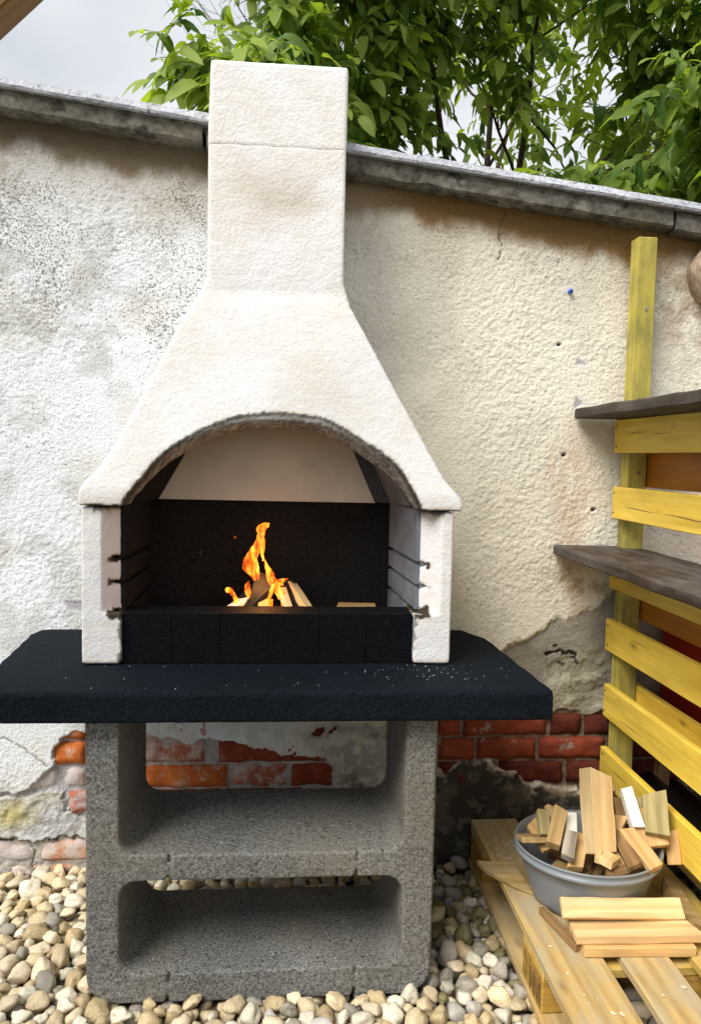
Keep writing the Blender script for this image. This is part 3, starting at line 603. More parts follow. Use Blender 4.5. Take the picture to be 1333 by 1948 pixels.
# ================================================================== BARBECUE
bq = empty('masonry_barbecue', (-.035, -.35, GZ)); tag(bq, 'white rendered masonry barbecue fireplace with chimney on a blue black slab and grey concrete blocks', 'barbecue')
def bp(o):
    o.parent = bq; o.matrix_parent_inverse = Matrix.Translation((.035, .35, -GZ)); return o
def wobble(o, amp, sc1, seed=0, dirt=None):
    me = o.data; n = len(me.vertices); co = np.empty(n*3); me.vertices.foreach_get('co', co); co = co.reshape(-1, 3)
    no = np.empty(n*3); me.vertices.foreach_get('normal', no); no = no.reshape(-1, 3)
    a, b_, c = co[:, 0], co[:, 1], co[:, 2]
    def t3(s, sd): return (fbm(a+b_*.7, c+b_*.4, s, 3, sd)+fbm(a-b_*.6+3, c*.7+b_, s, 3, sd+5)+fbm(b_+a*.3, c, s, 3, sd+9))/3-.5
    d = t3(sc1, seed)*amp*2+t3(6, seed+30)*amp*1.6
    co = co+no*d[:, None]; me.vertices.foreach_set('co', co.ravel())
    if dirt is not None:
        at = me.color_attributes.new('dirt', 'FLOAT_COLOR', 'POINT'); dv = np.clip(dirt(a, b_, c, t3), 0, 1)
        at.data.foreach_set('color', np.stack([dv, dv, dv, np.ones(n)], 1).ravel())
    me.update(); return o
def ip(L_, z):      # interpolate X on a silhouette list of (x,z)
    L_ = sorted(L_, key=lambda p: p[1]); return float(np.interp(z, [p[1] for p in L_], [p[0] for p in L_]))
yfr = lambda z: -.42+max(0, min(1, (z-1.10)/.5))*.11
def rect(xl, xr, ya, yb, z): return [(xl, ya, z), (xr, ya, z), (xr, yb, z), (xl, yb, z)]
hz = [1.066, 1.09, 1.105, 1.12, 1.14, 1.165, 1.21, 1.30, 1.40, 1.50, 1.57, 1.60, 1.63]
rings = []
for z in hz:
    xl, xr = ip(HL, z), ip(HR, z)
    rings.append(rect(xl, xr, yfr(z), -.045, z))
CXL, CXR, CYF = -.205, .1345, -.31
rings[-1] = rect(CXL, CXR, CYF, -.045, 1.63); rings.append(rect(CXL, CXR, CYF, -.045, 1.962))
outer = bm_obj('hood', loft_bm(rings), MT['white'])
inn = []
for z in [1.0, 1.09, 1.14, 1.21, 1.30, 1.40, 1.50, 1.60, 1.63, 2.3]:
    xl, xr = (ip(HL, z)+.075, ip(HR, z)-.075) if z < 1.6 else (CXL+.06, CXR-.06)
    inn.append(rect(xl, xr, (yfr(z) if z < 1.6 else CYF)+.062, -.075, z))
inner = bm_obj('cut_inner', loft_bm(inn), None)
def arch_ring(P, y): return [(x, y, z) for x, z in P]+[(P[-1][0], y, .9), (P[0][0], y, .9)]
cutter = bm_obj('cut_arch', loft_bm([arch_ring(ARCH_F, -.7), arch_ring(ARCH_F, -.405), arch_ring(ARCH_B, -.35), arch_ring(ARCH_B, -.2)]), None)
for cobj in (inner, cutter): bake(outer, [('BOOLEAN', dict(operation='DIFFERENCE', object=cobj, solver='EXACT'))])
bake(outer, [('REMESH', dict(mode='VOXEL', voxel_size=.0055, use_smooth_shade=True)), ('SMOOTH', dict(factor=.5, iterations=7))])
def arch_dirt(a, b_, c, t3):
    P = [(x, z) for x, z in ARCH_F]+[(.331, .9), (-.393, .9)]
    sdv = poly_sd(a, c, P); n = t3(60, 3)*.9
    m_ = sstep(-.007, .001, sdv+n*.018)*(b_ < -.30)*(b_ > -.50)
    edge = sstep(.014, .003, np.abs(sdv+n*.03))*(b_ < -.34)
    seam = sstep(.008, .002, np.abs(c-1.066)+n*.02)*sstep(.12, .07, np.minimum(abs(a+.39), abs(a-.33)))
    fr = fbm(a*1.3+b_, c+b_*2, 140, 3, 5)
    rimk = sstep(.010, .002, np.abs(sdv-.002)+(fr-.45)*.012)*(b_ < -.36)
    big_ = t3(7, 71)
    band = .42*np.exp(-((c-1.83)/.075)**2)*sstep(-.20, -.08, a)*sstep(.13, .02, a)*sstep(-.10, .06, big_)+.08*np.exp(-((c-1.13)/.05)**2)*(a > .2)
    return np.maximum(np.maximum(np.maximum(m_*(.55+.75*(fr-.3)), rimk*.95), seam*(b_ < -.3))*(c < 1.33), band*(b_ < -.28))
wobble(outer, .0013, 75, 11, arch_dirt); outer.name = 'hood'; bp(outer)
bpy.data.objects.remove(inner); bpy.data.objects.remove(cutter)
# upper flue section
ou = bm_obj('chimney_section', loft_bm([rect(CXL-.0008, CXR+.0008, CYF-.0008, -.044, 1.948), rect(CXL+.004, CXR+.002, CYF, -.044, 2.154)]), MT['white'])
ci = bm_obj('cut', loft_bm([rect(CXL+.06, CXR-.06, CYF+.06, -.085, 1.5), rect(CXL+.06, CXR-.06, CYF+.06, -.085, 2.4)]), None)
bake(ou, [('BOOLEAN', dict(operation='DIFFERENCE', object=ci, solver='EXACT')), ('REMESH', dict(mode='VOXEL', voxel_size=.0055, use_smooth_shade=True)), ('SMOOTH', dict(factor=.5, iterations=5))])
bpy.data.objects.remove(ci); wobble(ou, .0012, 75, 15, lambda a, b_, c, t: a*0); bp(ou)
# jambs
def jamb(sgn, xo, x1, x2, x3, xb, notch):
    low = prism('j', [(xo, -.410), (x3, -.410), (x3, -.05), (xo, -.05)], 'z', .681, .806, MT['white'])
    up = prism('j', [(xo, -.410), (x1, -.410), (x2, -.352), (xb, -.11), (xb, -.05), (xo, -.05)], 'z', .70, 1.064, MT['white'])
    bm = bmesh.new(); bm.from_mesh(low.data); bm.from_mesh(up.data); bpy.data.objects.remove(low); bpy.data.objects.remove(up)
    o = bm_obj('jamb', bm, MT['white'])
    bake(o, [('REMESH', dict(mode='VOXEL', voxel_size=.005, use_smooth_shade=True))])
    bmc = bmesh.new()
    for z in notch:
        t = bmesh.ops.create_cube(bmc, size=1)
        for v in t['verts']: v.co = Vector((x2+v.co.x*.036, -.30+v.co.y*.16, z+v.co.z*.011+(v.co.x*-.004)))
    c = bm_obj('c', bmc, None); bake(o, [('BOOLEAN', dict(operation='DIFFERENCE', object=c, solver='EXACT')), ('REMESH', dict(mode='VOXEL', voxel_size=.005, use_smooth_shade=True)), ('SMOOTH', dict(factor=.5, iterations=4))]); bpy.data.objects.remove(c)
    def dirt(a, b_, c_, t3):
        n = t3(60, 7)*.05
        d1 = sum(sstep(.011, .005, np.abs(c_-z)+n)*sstep(.026, .018, np.abs(a-x2)) for z in notch)
        inner_ = sstep(-.345, -.325, b_+n)*(c_ > .80)*(np.abs(a-xo) > .03)
        foot = .8*sstep(.014, .002, c_-.681+n*.4)
        edge = sstep(.006, .001, np.abs(a-x3)+n)*(c_ < .80)
        crn = sstep(1.045, 1.062, c_+n)*(np.abs(a-x2) < .05)
        return d1+inner_+foot*.6+edge*.7+crn*.8
    wobble(o, .0013, 75, 17+sgn, dirt); bp(o); return o
jamb(-1, -.488, -.440, -.408, -.394, -.39, (.934, .874, .803))
jamb(1, .414, .382, .340, .319, .33, (.926, .870, .808))
# inner liners with three grill grooves on each side
def liner(side, A, B, mat):
    zz = [(.70, .795, .795), (.808, .862, .822), (.873, .920, .876+.0), (.932, 1.066, .936)]
    g_f = (.803, .868, .927) if side > 0 else (.803, .872, .932); g_b = (.826, .884, .938)
    ed = [(.69, .69)]
    for f_, b_ in zip(g_f, g_b): ed += [(f_-.006, b_-.006), (f_+.006, b_+.006)]
    ed.append((1.066, 1.066))
    dx = .012*side
    bmr = bmesh.new()
    def slab(x0, x1, lo, hi):
        pts = [(A[0]+x0, A[1], lo[0]), (B[0]+x0, B[1], lo[1]), (B[0]+x0, B[1], hi[1]), (A[0]+x0, A[1], hi[0])]
        a_ = [bmr.verts.new(p) for p in pts]; b2 = [bmr.verts.new((p[0]+x1-x0, p[1], p[2])) for p in pts]
        bmr.faces.new(a_); bmr.faces.new(b2[::-1])
        for i in range(4): bmr.faces.new((a_[i], b2[i], b2[(i+1) % 4], a_[(i+1) % 4]))
    for i in range(0, 8, 2): slab(0, dx, ed[i], ed[i+1])
    slab(dx*1.02, dx*2.2, ed[0], ed[-1])
    bmesh.ops.bevel(bmr, geom=[e for e in bmr.edges if e.calc_face_angle(0) > .8], offset=.0025, segments=2, affect='EDGES')
    return bp(bm_obj('side_liner', bmr, mat))
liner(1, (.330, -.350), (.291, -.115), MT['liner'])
liner(-1, (-.398, -.345), (-.372, -.115), MT['liner_shaded'])
bp(box('back_panel', (-.40, -.11, .69), (.325, -.075, 1.072), MT['back'], bev=.002))
bp(box('fire_floor', (-.385, -.345, .69), (.32, -.112, .765), MT['back'], bev=.002))
# smoke deflector: cream back plate and dark side plates
def plate(name, pts, mat, th=.003):
    a, b_, c, d = [Vector(p) for p in pts]; n = (b_-a).cross(d-a).normalized()*th
    return bp(mesh_obj(name, [a, b_, c, d, a+n, b_+n, c+n, d+n], [(0, 1, 2, 3), (7, 6, 5, 4), (0, 4, 5, 1), (1, 5, 6, 2), (2, 6, 7, 3), (3, 7, 4, 0)], mat))
plate('back_deflector', [(-.352, -.124, 1.068), (.247, -.124, 1.066), (.115, -.134, 1.36), (-.185, -.134, 1.36)], MT['cream'])
plate('side_deflector', [(.2485, -.121, 1.067), (.289, -.128, 1.067), (.159, -.140, 1.36), (.117, -.132, 1.36)], MT['greymetal'])
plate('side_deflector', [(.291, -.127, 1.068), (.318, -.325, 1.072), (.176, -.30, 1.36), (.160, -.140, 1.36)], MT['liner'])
plate('side_deflector', [(-.40, -.30, 1.068), (-.354, -.126, 1.068), (-.187, -.136, 1.36), (-.24, -.28, 1.36)], MT['liner_shaded'])
bp(bm_obj('screw', tube_bm([(.272, -.131, 1.094), (.262, -.150, 1.091)], .0016, 6), MT['steel'], None, True))
# black brick kerb
for i in range(6):
    xa, xb = FIREY[i][0], FIREY[i+1][0]
    bp(box('black_brick', (xa+.0001, -.398+.0006*((i*7) % 3), .681), (xb-.0001, -.30, .8055-.0004*((i*5) % 3)), MT['blackbrick'], bev=.0012, seg=1))
# table slab
sl = bm_obj('table_slab', prism_bm([(-.668, -.63), (.606, -.63), (.580, -.13), (.545, -.055), (.535, -.016), (-.675, -.016), (-.70, -.03), (-.710, -.08)], 'z', .610, .680, .004, 2), MT['slab'])
bake(sl, [('REMESH', dict(mode='VOXEL', voxel_size=.007, use_smooth_shade=True)), ('SMOOTH', dict(factor=.5, iterations=2))]); wobble(sl, .0012, 70, 41); bp(sl)
# concrete support: two E shaped side pieces and two connecting pieces
def arc(cx, cy, r, a0, a1, n=7): return [(cx+r*math.cos(R(a0+(a1-a0)*k/n)), cy+r*math.sin(R(a0+(a1-a0)*k/n))) for k in range(n+1)]
def side_piece(xo, xi, xj, s):
    zB, zl0, zl1, zm, zT = -.060, .011, .228, .290, .609
    P = []
    r = .042
    P += [(xo, zT)]
    P += arc(xo+s*.065, zB+.065, .065, 180 if s > 0 else 0, 270 if s > 0 else -90)
    P += [(xj, zB), (xj, zl0)]
    P += arc(xi+s*r, zl0+r, r, 270 if s > 0 else -90, 180 if s > 0 else 0)
    P += arc(xi+s*r, zl1-r, r, 180 if s > 0 else 0, 90)
    P += [(xj, zl1), (xj, zm)]
    P += arc(xi+s*r, zm+r, r, 270 if s > 0 else -90, 180 if s > 0 else 0)
    P += [(xi, zT)]
    o = bm_obj('support_block', prism_bm(P, 'y', -.580, -.232, 0), MT['block'])
    return o
def finish_block(o, sd):
    bake(o, [('BEVEL', dict(width=.006, segments=2, limit_method='ANGLE', angle_limit=.9)), ('REMESH', dict(mode='VOXEL', voxel_size=.0055, use_smooth_shade=True)), ('SMOOTH', dict(factor=.5, iterations=2))]); wobble(o, .0011, 90, sd); bp(o)
sa = side_piece(-.438, -.363, -.20, 1); sb = side_piece(.354, .281, .12, -1)
bm = bmesh.new(); bm.from_mesh(sa.data); bm.from_mesh(sb.data)
for za, zb in ((-.060, .011), (.228, .290)): join = prism_bm([(-.23, za), (.15, za), (.15, zb), (-.23, zb)], 'y', -.580, -.232); t_ = bpy.data.meshes.new('t'); join.to_mesh(t_); join.free(); bm.from_mesh(t_); bpy.data.meshes.remove(t_)
bpy.data.objects.remove(sa); bpy.data.objects.remove(sb)
sup = bm_obj('support_block', bm, MT['block'])
bake(sup, [('REMESH', dict(mode='VOXEL', voxel_size=.005, use_smooth_shade=True)), ('SMOOTH', dict(factor=.5, iterations=5))])
bmg = bmesh.new()
for gx in (-.254, .174):
    for za, zb in ((-.07, .014), (.222, .293)):
        t_ = bmesh.ops.create_cube(bmg, size=1)
        for v in t_['verts']: v.co = Vector((gx+v.co.x*.0085+(v.co.z)*.006, -.5765+v.co.y*.020, (za+zb)/2+v.co.z*(zb-za)))
cg = bm_obj('cut', bmg, None); bake(sup, [('BOOLEAN', dict(operation='DIFFERENCE', object=cg, solver='EXACT')), ('REMESH', dict(mode='VOXEL', voxel_size=.0042, use_smooth_shade=True)), ('SMOOTH', dict(factor=.5, iterations=1))]); bpy.data.objects.remove(cg)
wobble(sup, .0012, 90, 51); bp(sup)
# ================================================================== FIRE
def oriented(a, b_, upv=Vector((0, 0, 1)), roll_=0):
    a = Vector(a); b_ = Vector(b_); x = (b_-a).normalized(); y = upv.cross(x)
    if y.length < 1e-3: y = Vector((0, 1, 0))
    y.normalize(); z = x.cross(y); m_ = Matrix((x, y, z)).transposed().to_4x4()
    m_ = m_ @ Matrix.Rotation(R(roll_), 4, 'X'); m_.translation = (a+b_)/2; return m_, (b_-a).length
def stick(name, a, b_, w, t, mat, label, roll_=0, cat='firewood', group=None, endcut=0, rough=.0012, seed=1):
    M, ln = oriented(a, b_, roll_=roll_)
    bm = box_bm((-ln/2, -w/2, -t/2), (ln/2, w/2, t/2), bev=.0012, cuts=max(2, int(ln/.02)))
    rr = random.Random(seed); k1, k2 = rr.uniform(-endcut, endcut), rr.uniform(-endcut, endcut)
    for v in bm.verts:
        e = max(0, abs(v.co.x)-(ln/2-.004))/.004
        if e > .1: v.co.x += (k1 if v.co.x > 0 else k2)*(v.co.y/w)*2*.5*w+mnoise.noise(Vector((v.co.y*300, v.co.z*300, seed)))*.0015
        v.co += mnoise.noise_vector(v.co*14+Vector((seed, 0, 0)))*rough
    o = bm_obj(name, bm, MT[mat], None, False, M)
    tag(o, label, cat, group); return o
fl = empty('fire', (-.05, -.25, .765)); tag(fl, 'small orange wood fire burning behind the black brick kerb', 'fire')
flk = [  # (points (x,z,halfwidth), y)
 ([(-.085, .800, .004), (-.098, .830, .007), (-.100, .850, .006), (-.096, .862, .001)], -.25),
 ([(-.076, .862, .006), (-.082, .880, .013), (-.094, .905, .020), (-.090, .925, .014), (-.080, .945, .012), (-.070, .962, .011), (-.066, .985, .009), (-.066, 1.000, .011), (-.052, 1.010, .007), (-.045, 1.014, .001)], -.24),
 ([(-.098, .900, .004), (-.105, .918, .003), (-.092, .938, .003), (-.082, .955, .001)], -.255),
 ([(-.060, .915, .002), (-.062, .940, .004), (-.060, .965, .005), (-.064, .985, .003)], -.245),
 ([(-.012, .815, .006), (-.024, .845, .010), (-.036, .865, .011), (-.044, .888, .008), (-.052, .905, .004), (-.054, .918, .001)], -.25),
 ([(-.052, .778, .004), (-.046, .800, .005), (-.040, .825, .004), (-.034, .845, .005), (-.022, .856, .006), (-.006, .858, .003)], -.27),
 ([(-.008, .792, .003), (-.006, .815, .004), (-.008, .838, .004), (-.018, .850, .003)], -.27),
 ([(-.122, .775, .010), (-.126, .795, .007), (-.131, .820, .005), (-.140, .836, .006), (-.150, .842, .006), (-.152, .834, .001)], -.27),
 ([(-.040, .778, .003), (-.036, .800, .003), (-.034, .820, .002)], -.285),
 ([(-.098, .776, .006), (-.096, .786, .004), (-.094, .792, .001)], -.285),
 ([(-.030, .850, .006), (-.018, .862, .005), (-.004, .866, .004), (.006, .870, .001)], -.255)]
for k, (pts, y) in enumerate(flk):
    P = [Vector(p) for p in pts]; S_ = []
    n = 5*(len(P)-1)
    for i in range(n+1):       # catmull-rom
        u = i/5; j = min(int(u), len(P)-2); f = u-j; p0, p1, p2, p3 = P[max(j-1, 0)], P[j], P[j+1], P[min(j+2, len(P)-1)]
        S_.append(.5*((2*p1)+(p2-p0)*f+(2*p0-5*p1+4*p2-p3)*f*f+(3*p1-p0-3*p2+p3)*f**3))
    rings = []; heat = []
    for i, p in enumerate(S_):
        hw = max(.0006, p.z*1.05)*(1+.22*mnoise.noise(Vector((i*.5, k*3, 0)))); t = (S_[min(i+1, n)]-S_[max(i-1, 0)]); t = Vector((t.x, 0, t.y)).normalized(); nn = Vector((t.z, 0, -t.x))
        c = Vector((p.x+.002*mnoise.noise(Vector((i*.4, k, 5))), y+.008*mnoise.noise(Vector((i*.25, k, 9))), p.y))
        rings.append([c+nn*hw*math.cos(a)+Vector((0, 1, 0))*hw*.45*math.sin(a) for a in [q_/10*2*math.pi for q_ in range(10)]])
        for q_ in range(10): heat.append(.46-.34*(i/n)+.10*abs(math.sin(q_/10*2*math.pi))-.06)
    o = bm_obj('flame', loft_bm(rings), MT['flame'], None, True)
    at = o.data.attributes.new('heat', 'FLOAT', 'POINT')
    if len(heat) == len(o.data.vertices): at.data.foreach_set('value', heat)
    o.parent = fl; o.matrix_parent_inverse = Matrix.Translation((.05, .25, -.765))
sp = bm_obj('spark', tube_bm([(-.134, -.25, .975), (-.133, -.25, .980)], .0022, 6), MT['flame'], fl); sp.matrix_parent_inverse = Matrix.Translation((.05, .25, -.765))
lp = bpy.data.lights.new('fire_glow', 'POINT'); lp.energy = .5; lp.color = (1, .42, .12); lp.shadow_soft_size = .03
lo = link(bpy.data.objects.new('fire_glow', lp)); lo.location = (-.06, -.27, .86); lo.parent = fl; lo.matrix_parent_inverse = Matrix.Translation((.05, .25, -.765))
G = 'logs burning in the fireplace'
stick('burning_log', (.078, -.335, .775), (.015, -.20, .845), .030, .018, 'pine', 'pale split log slanting up to the right of the flames', cat='log', group=G, seed=3, roll_=20)
stick('burning_log', (-.176, -.335, .776), (-.09, -.22, .815), .034, .018, 'whitewood', 'whitish split log at the left foot of the flames', cat='log', group=G, seed=4, roll_=-10)
stick('burning_log', (.018, -.335, .776), (-.01, -.24, .84), .022, .016, 'pine', 'thin pale stick directly right of the lowest flames', cat='log', group=G, seed=5)
stick('burning_log', (-.055, -.325, .776), (-.06, -.22, .83), .026, .018, 'tan', 'tan stick end in the middle under the charred wood', cat='log', group=G, seed=6)
stick('charred_log', (-.075, -.27, .78), (-.055, -.22, .875), .05, .025, 'char', 'black charred log standing in the middle of the flames', cat='log', group=G, seed=7, roll_=30, rough=.005)
stick('charred_log', (-.10, -.28, .79), (-.03, -.23, .85), .035, .022, 'char', 'black charred stick lying across the middle of the fire', cat='log', group=G, seed=8, rough=.005)
stick('charred_log', (.052, -.29, .776), (.0, -.20, .85), .035, .022, 'char', 'black charred stick leaning behind the pale right log', cat='log', group=G, seed=9, rough=.004)
stick('charred_log', (-.13, -.26, .78), (-.085, -.21, .84), .03, .018, 'char', 'black charred stick at the left of the fire', cat='log', group=G, seed=10, rough=.004)
stick('firewood_board', (.140, -.215, .786), (.245, -.225, .784), .085, .014, 'tan', 'flat unburnt board lying at the right of the fireplace floor', cat='board', seed=11, endcut=.4)
# ================================================================== SHELF UNIT
un = empty('slatted_shelf_unit', (1.03, -.6, .094)); tag(un, 'yellow slatted timber partition with two dark plank shelves at the right of the wall', 'shelf unit')
def upn(o): 
    o.parent = un; o.matrix_parent_inverse = Matrix.Translation((-1.03, .6, -.094)); return o
def plank_y(name, x0, x1, y0, y1, z0, z1, mat, sag=0, seed=0, bev=.002, cuts=10, jit=.0008):
    """board running along Y; mesh keeps its long axis on local X so the grain follows it"""
    ln = y1-y0; M = Matrix.Translation(((x0+x1)/2, (y0+y1)/2, (z0+z1)/2)) @ Matrix.Rotation(R(90), 4, 'Z')
    w = x1-x0; t = z1-z0
    return bm_obj(name, box_bm((-ln/2, -w/2, -t/2), (ln/2, w/2, t/2), bev=bev, cuts=cuts, jit=jit, seed=seed), mat, None, False, M)
def plank_z(name, x0, x1, y0, y1, z0, z1, mat, seed=0):
    ln = z1-z0; M = Matrix.Translation(((x0+x1)/2, (y0+y1)/2, (z0+z1)/2)) @ Matrix.Rotation(R(-90), 4, 'Y')
    return bm_obj(name, box_bm((-ln/2, -(y1-y0)/2, -(x1-x0)/2), (ln/2, (y1-y0)/2, (x1-x0)/2), bev=.002, cuts=8, jit=.001, seed=seed), mat, None, False, M)
upn(plank_z('post', .999, 1.056, -.078, -.026, .094, 1.845, MT['post'], 1))
upn(plank_z('post', .999, 1.056, -1.20, -1.145, .094, 1.36, MT['post'], 2))
for i, (z0, z1) in enumerate([(1.222, 1.320), (1.026, 1.121), (.622, .718), (.418, .517), (.218, .318)]):
    o = upn(plank_y('slat', .977, .997, -1.25, -.022-.006*(i % 2), z0, z1, MT['slat'], seed=i+1))
    
    for (ya, yb, zf, dz) in [[(-.10, -.24, .55, .004), (-.26, -.38, .52, 0)], [(-.12, -.30, .42, -.004), (-.36, -.60, .40, -.006)], [(-.20, -.32, .75, 0)], [(-.15, -.30, .25, .003)], [(-.12, -.22, .6, .002)]][i]:
        zz = z0+(z1-z0)*zf
        c_ = prism('grain_split', [(ya, zz), ((ya*2+yb)/3, zz-.0012+dz*.3), ((ya+yb*2)/3, zz-.001+dz*.8), (yb, zz+dz), ((ya+yb*2)/3, zz+.0008+dz*.8), ((ya*2+yb)/3, zz+.001+dz*.3)], 'x', .9760, .9772, MT['brown']); c_.parent = o; c_.matrix_parent_inverse = o.matrix_basis.inverted()
    for zz in (z0+.018, z1-.018):
        s_ = bm_obj('screw', tube_bm([(.9755, -.040, zz), (.980, -.040, zz)], .0028, 8), MT['screwhole']); s_.parent = o; s_.matrix_parent_inverse = o.matrix_basis.inverted()
upn(plank_y('shelf_rail', .978, .998, -1.25, -.03, .815, .905, MT['slat'], seed=9))
for i, (z0, z1, mt_) in enumerate([(1.122, 1.232, 'orange'), (.725, .822, 'orange'), (.400, .522, 'slat')]):
    upn(plank_y('back_slat', 1.059, 1.079, -1.25, -.03, z0, z1, MT[mt_], seed=20+i))
s1 = upn(plank_y('shelf_board', .855, 1.11, -1.30, -.010, 1.3225, 1.353, MT['shelf'], seed=31, bev=.004, cuts=24, jit=.003))
s2 = upn(plank_y('shelf_board', .807, 1.056, -1.30, -.010, .912, .940, MT['shelf'], seed=33, bev=.004, cuts=24, jit=.003))
for x, y, z in ((1.03, -.0795, 1.64), (1.03, -.0795, 1.165)):
    s_ = upn(bm_obj('screw', tube_bm([(x, y-.001, z), (x, y+.006, z)], .0045, 10), MT['steel'])); s2_ = bm_obj('screw_recess', tube_bm([(x, y-.0016, z), (x, y, z)], .0018, 8), MT['screwhole']); s2_.parent = s_; s2_.matrix_parent_inverse = Matrix.Identity(4); s2_.matrix_parent_inverse = s_.matrix_world.inverted() if False else Matrix.Identity(4)
# ================================================================== PALLET
pa = empty('wooden_pallet', (.98, -.63, GZ)); tag(pa, 'weathered wooden pallet lying on the pebbles against the wall', 'pallet')
def pp(o): o.parent = pa; o.matrix_parent_inverse = Matrix.Translation((-.98, .63, -GZ)); return o
for i, (xa, xb, mt_) in enumerate([(.576, .717, 'pallet'), (.757, .868, 'pallet'), (.918, 1.055, 'palletyellow'), (1.10, 1.20, 'palletyellow'), (1.245, 1.385, 'palletyellow')]):
    pp(plank_y('deck_board', xa, xb, -1.235+.01*i % .02, -.030-.008*(i % 2), .072, .094, MT[mt_], seed=40+i, bev=.0025, cuts=20, jit=.0022))
for i, (ya, yb) in enumerate([(-.175, -.03), (-.705, -.56), (-1.235, -1.09)]):
    pp(box('cross_board', (.578, ya, .050), (1.384, yb, .0715), MT['palletyellow'], bev=.002))
    for xa, xb in ((.578, .678), (.905, 1.05), (1.284, 1.384)):
        pp(box('spacer_block', (xa, ya+.002, -.028), (xb, yb-.002, .0495), MT['pblock'], bev=.003))
for xa, xb in ((.572, .676), (.905, 1.05), (1.284, 1.384)):
    pp(plank_y('bottom_board', xa, xb, -1.235, -.03, -.050, -.0285, MT['pallet'], seed=60, cuts=14, jit=.002))
# black stamped bars on the middle and front blocks, illegible in the photograph
for (ya, yb) in ((-.705, -.56),):
    for k in range(9):
        y0 = .010+k*.0085; za = -.018+.006*math.sin(k*2.1); zb = .036-.008*abs(math.sin(k*1.3))
        pp(prism('stamp_mark', [(ya+y0, za), (ya+y0+.0022, za+.002), (ya+y0+.0050, zb), (ya+y0+.0034, zb-.003)], 'x', .5772, .5779, MT['char']))
# ================================================================== TUB
tub = empty('plastic_tub', (.768, -.456, .0945)); tag(tub, 'round grey plastic tub full of wood offcuts standing on the pallet', 'tub')
prof = [(.0, .000), (.118, .000), (.130, .004), (.137, .02), (.157, .09), (.166, .118), (.173, .120), (.178, .124), (.178, .131), (.172, .133), (.176, .141), (.1785, .144), (.1765, .147), (.1715, .145), (.167, .125), (.154, .09), (.133, .02), (.126, .006), (.0, .004)]
n = 96; verts = []; faces = []
for r, z in prof:
    for k in range(n):
        a = 2*math.pi*k/n; rr_ = r*(1+.012*math.cos(2*a+.6)); verts.append((rr_*math.cos(a), rr_*math.sin(a), z+.004*math.cos(a+.8)*(z/.15)))
for i in range(len(prof)-1):
    for k in range(n): faces.append((i*n+k, i*n+(k+1) % n, (i+1)*n+(k+1) % n, (i+1)*n+k))
b = NB('grey_blue_tub_plastic', .36, .5); 
gsp = b.ramp(b.noise(14, 5, .7), [(.50, 0.), (.60, .85)]); cb = b.mix(b.ramp(b.noise(4, 3), [(.3, 0.), (.7, 1.)]), (.25, .275, .305), (.35, .36, .36))
sx_ = b.n('ShaderNodeSeparateXYZ'); b.l(b.co, sx_.inputs[0]); mr = b.n('ShaderNodeMapRange'); mr.inputs[1].default_value = -.02; mr.inputs[2].default_value = .08; b.l(sx_.outputs[0], mr.inputs[0])
mm_ = b.n('ShaderNodeMath'); mm_.operation = 'MULTIPLY'; b.l(mr.outputs[0], mm_.inputs[0]); b.l(gsp, mm_.inputs[1])
mr2 = b.n('ShaderNodeMapRange'); mr2.inputs[1].default_value = .10; mr2.inputs[2].default_value = .05; b.l(sx_.outputs[2], mr2.inputs[0]); mm2 = b.n('ShaderNodeMath'); mm2.operation = 'MULTIPLY'; b.l(mm_.outputs[0], mm2.inputs[0]); b.l(mr2.outputs[0], mm2.inputs[1])
b.color(b.mix(mm2.outputs[0], cb, (.01, .12, .10)))
trn = b.n('ShaderNodeBsdfTranslucent'); trn.inputs[0].default_value = (.35, .42, .46, 1); mxs = b.n('ShaderNodeMixShader'); mxs.inputs[0].default_value = .25
b.l(b.p.outputs[0], mxs.inputs[1]); b.l(trn.outputs[0], mxs.inputs[2]); b.l(mxs.outputs[0], b.nt.nodes['Material Output'].inputs[0])
o = mesh_obj('tub_body', verts, faces, b.m, tub, True)
G = 'wood offcuts in the grey tub'
for k, (nm, a, b_, w, t, mt_, rl, lab) in enumerate(PIECES):
    a = Vector(a); b_ = Vector(b_)
    stick('firewood', a, b_, w, t, mt_, lab, roll_=rl, group=G, endcut=.35, seed=70+k, rough=.0026)
rr = random.Random(9)
for k in range(12):      # further offcuts lower in the tub that close the heap
    a0 = rr.uniform(0, 6.28); r_ = rr.uniform(0, .07); c = Vector((.77+r_*math.cos(a0), -.456+r_*math.sin(a0), .125+.006*k))
    d = Vector((math.cos(a0*2.3), math.sin(a0*2.3), rr.uniform(-.2, .3)))*.05
    stick('firewood', c-d, c+d, rr.uniform(.03, .05), .02, rr.choice(['tan', 'brown', 'pine2', 'grey']), 'offcut mostly buried under the others in the grey tub', roll_=rr.uniform(-30, 30), group=G, seed=100+k)
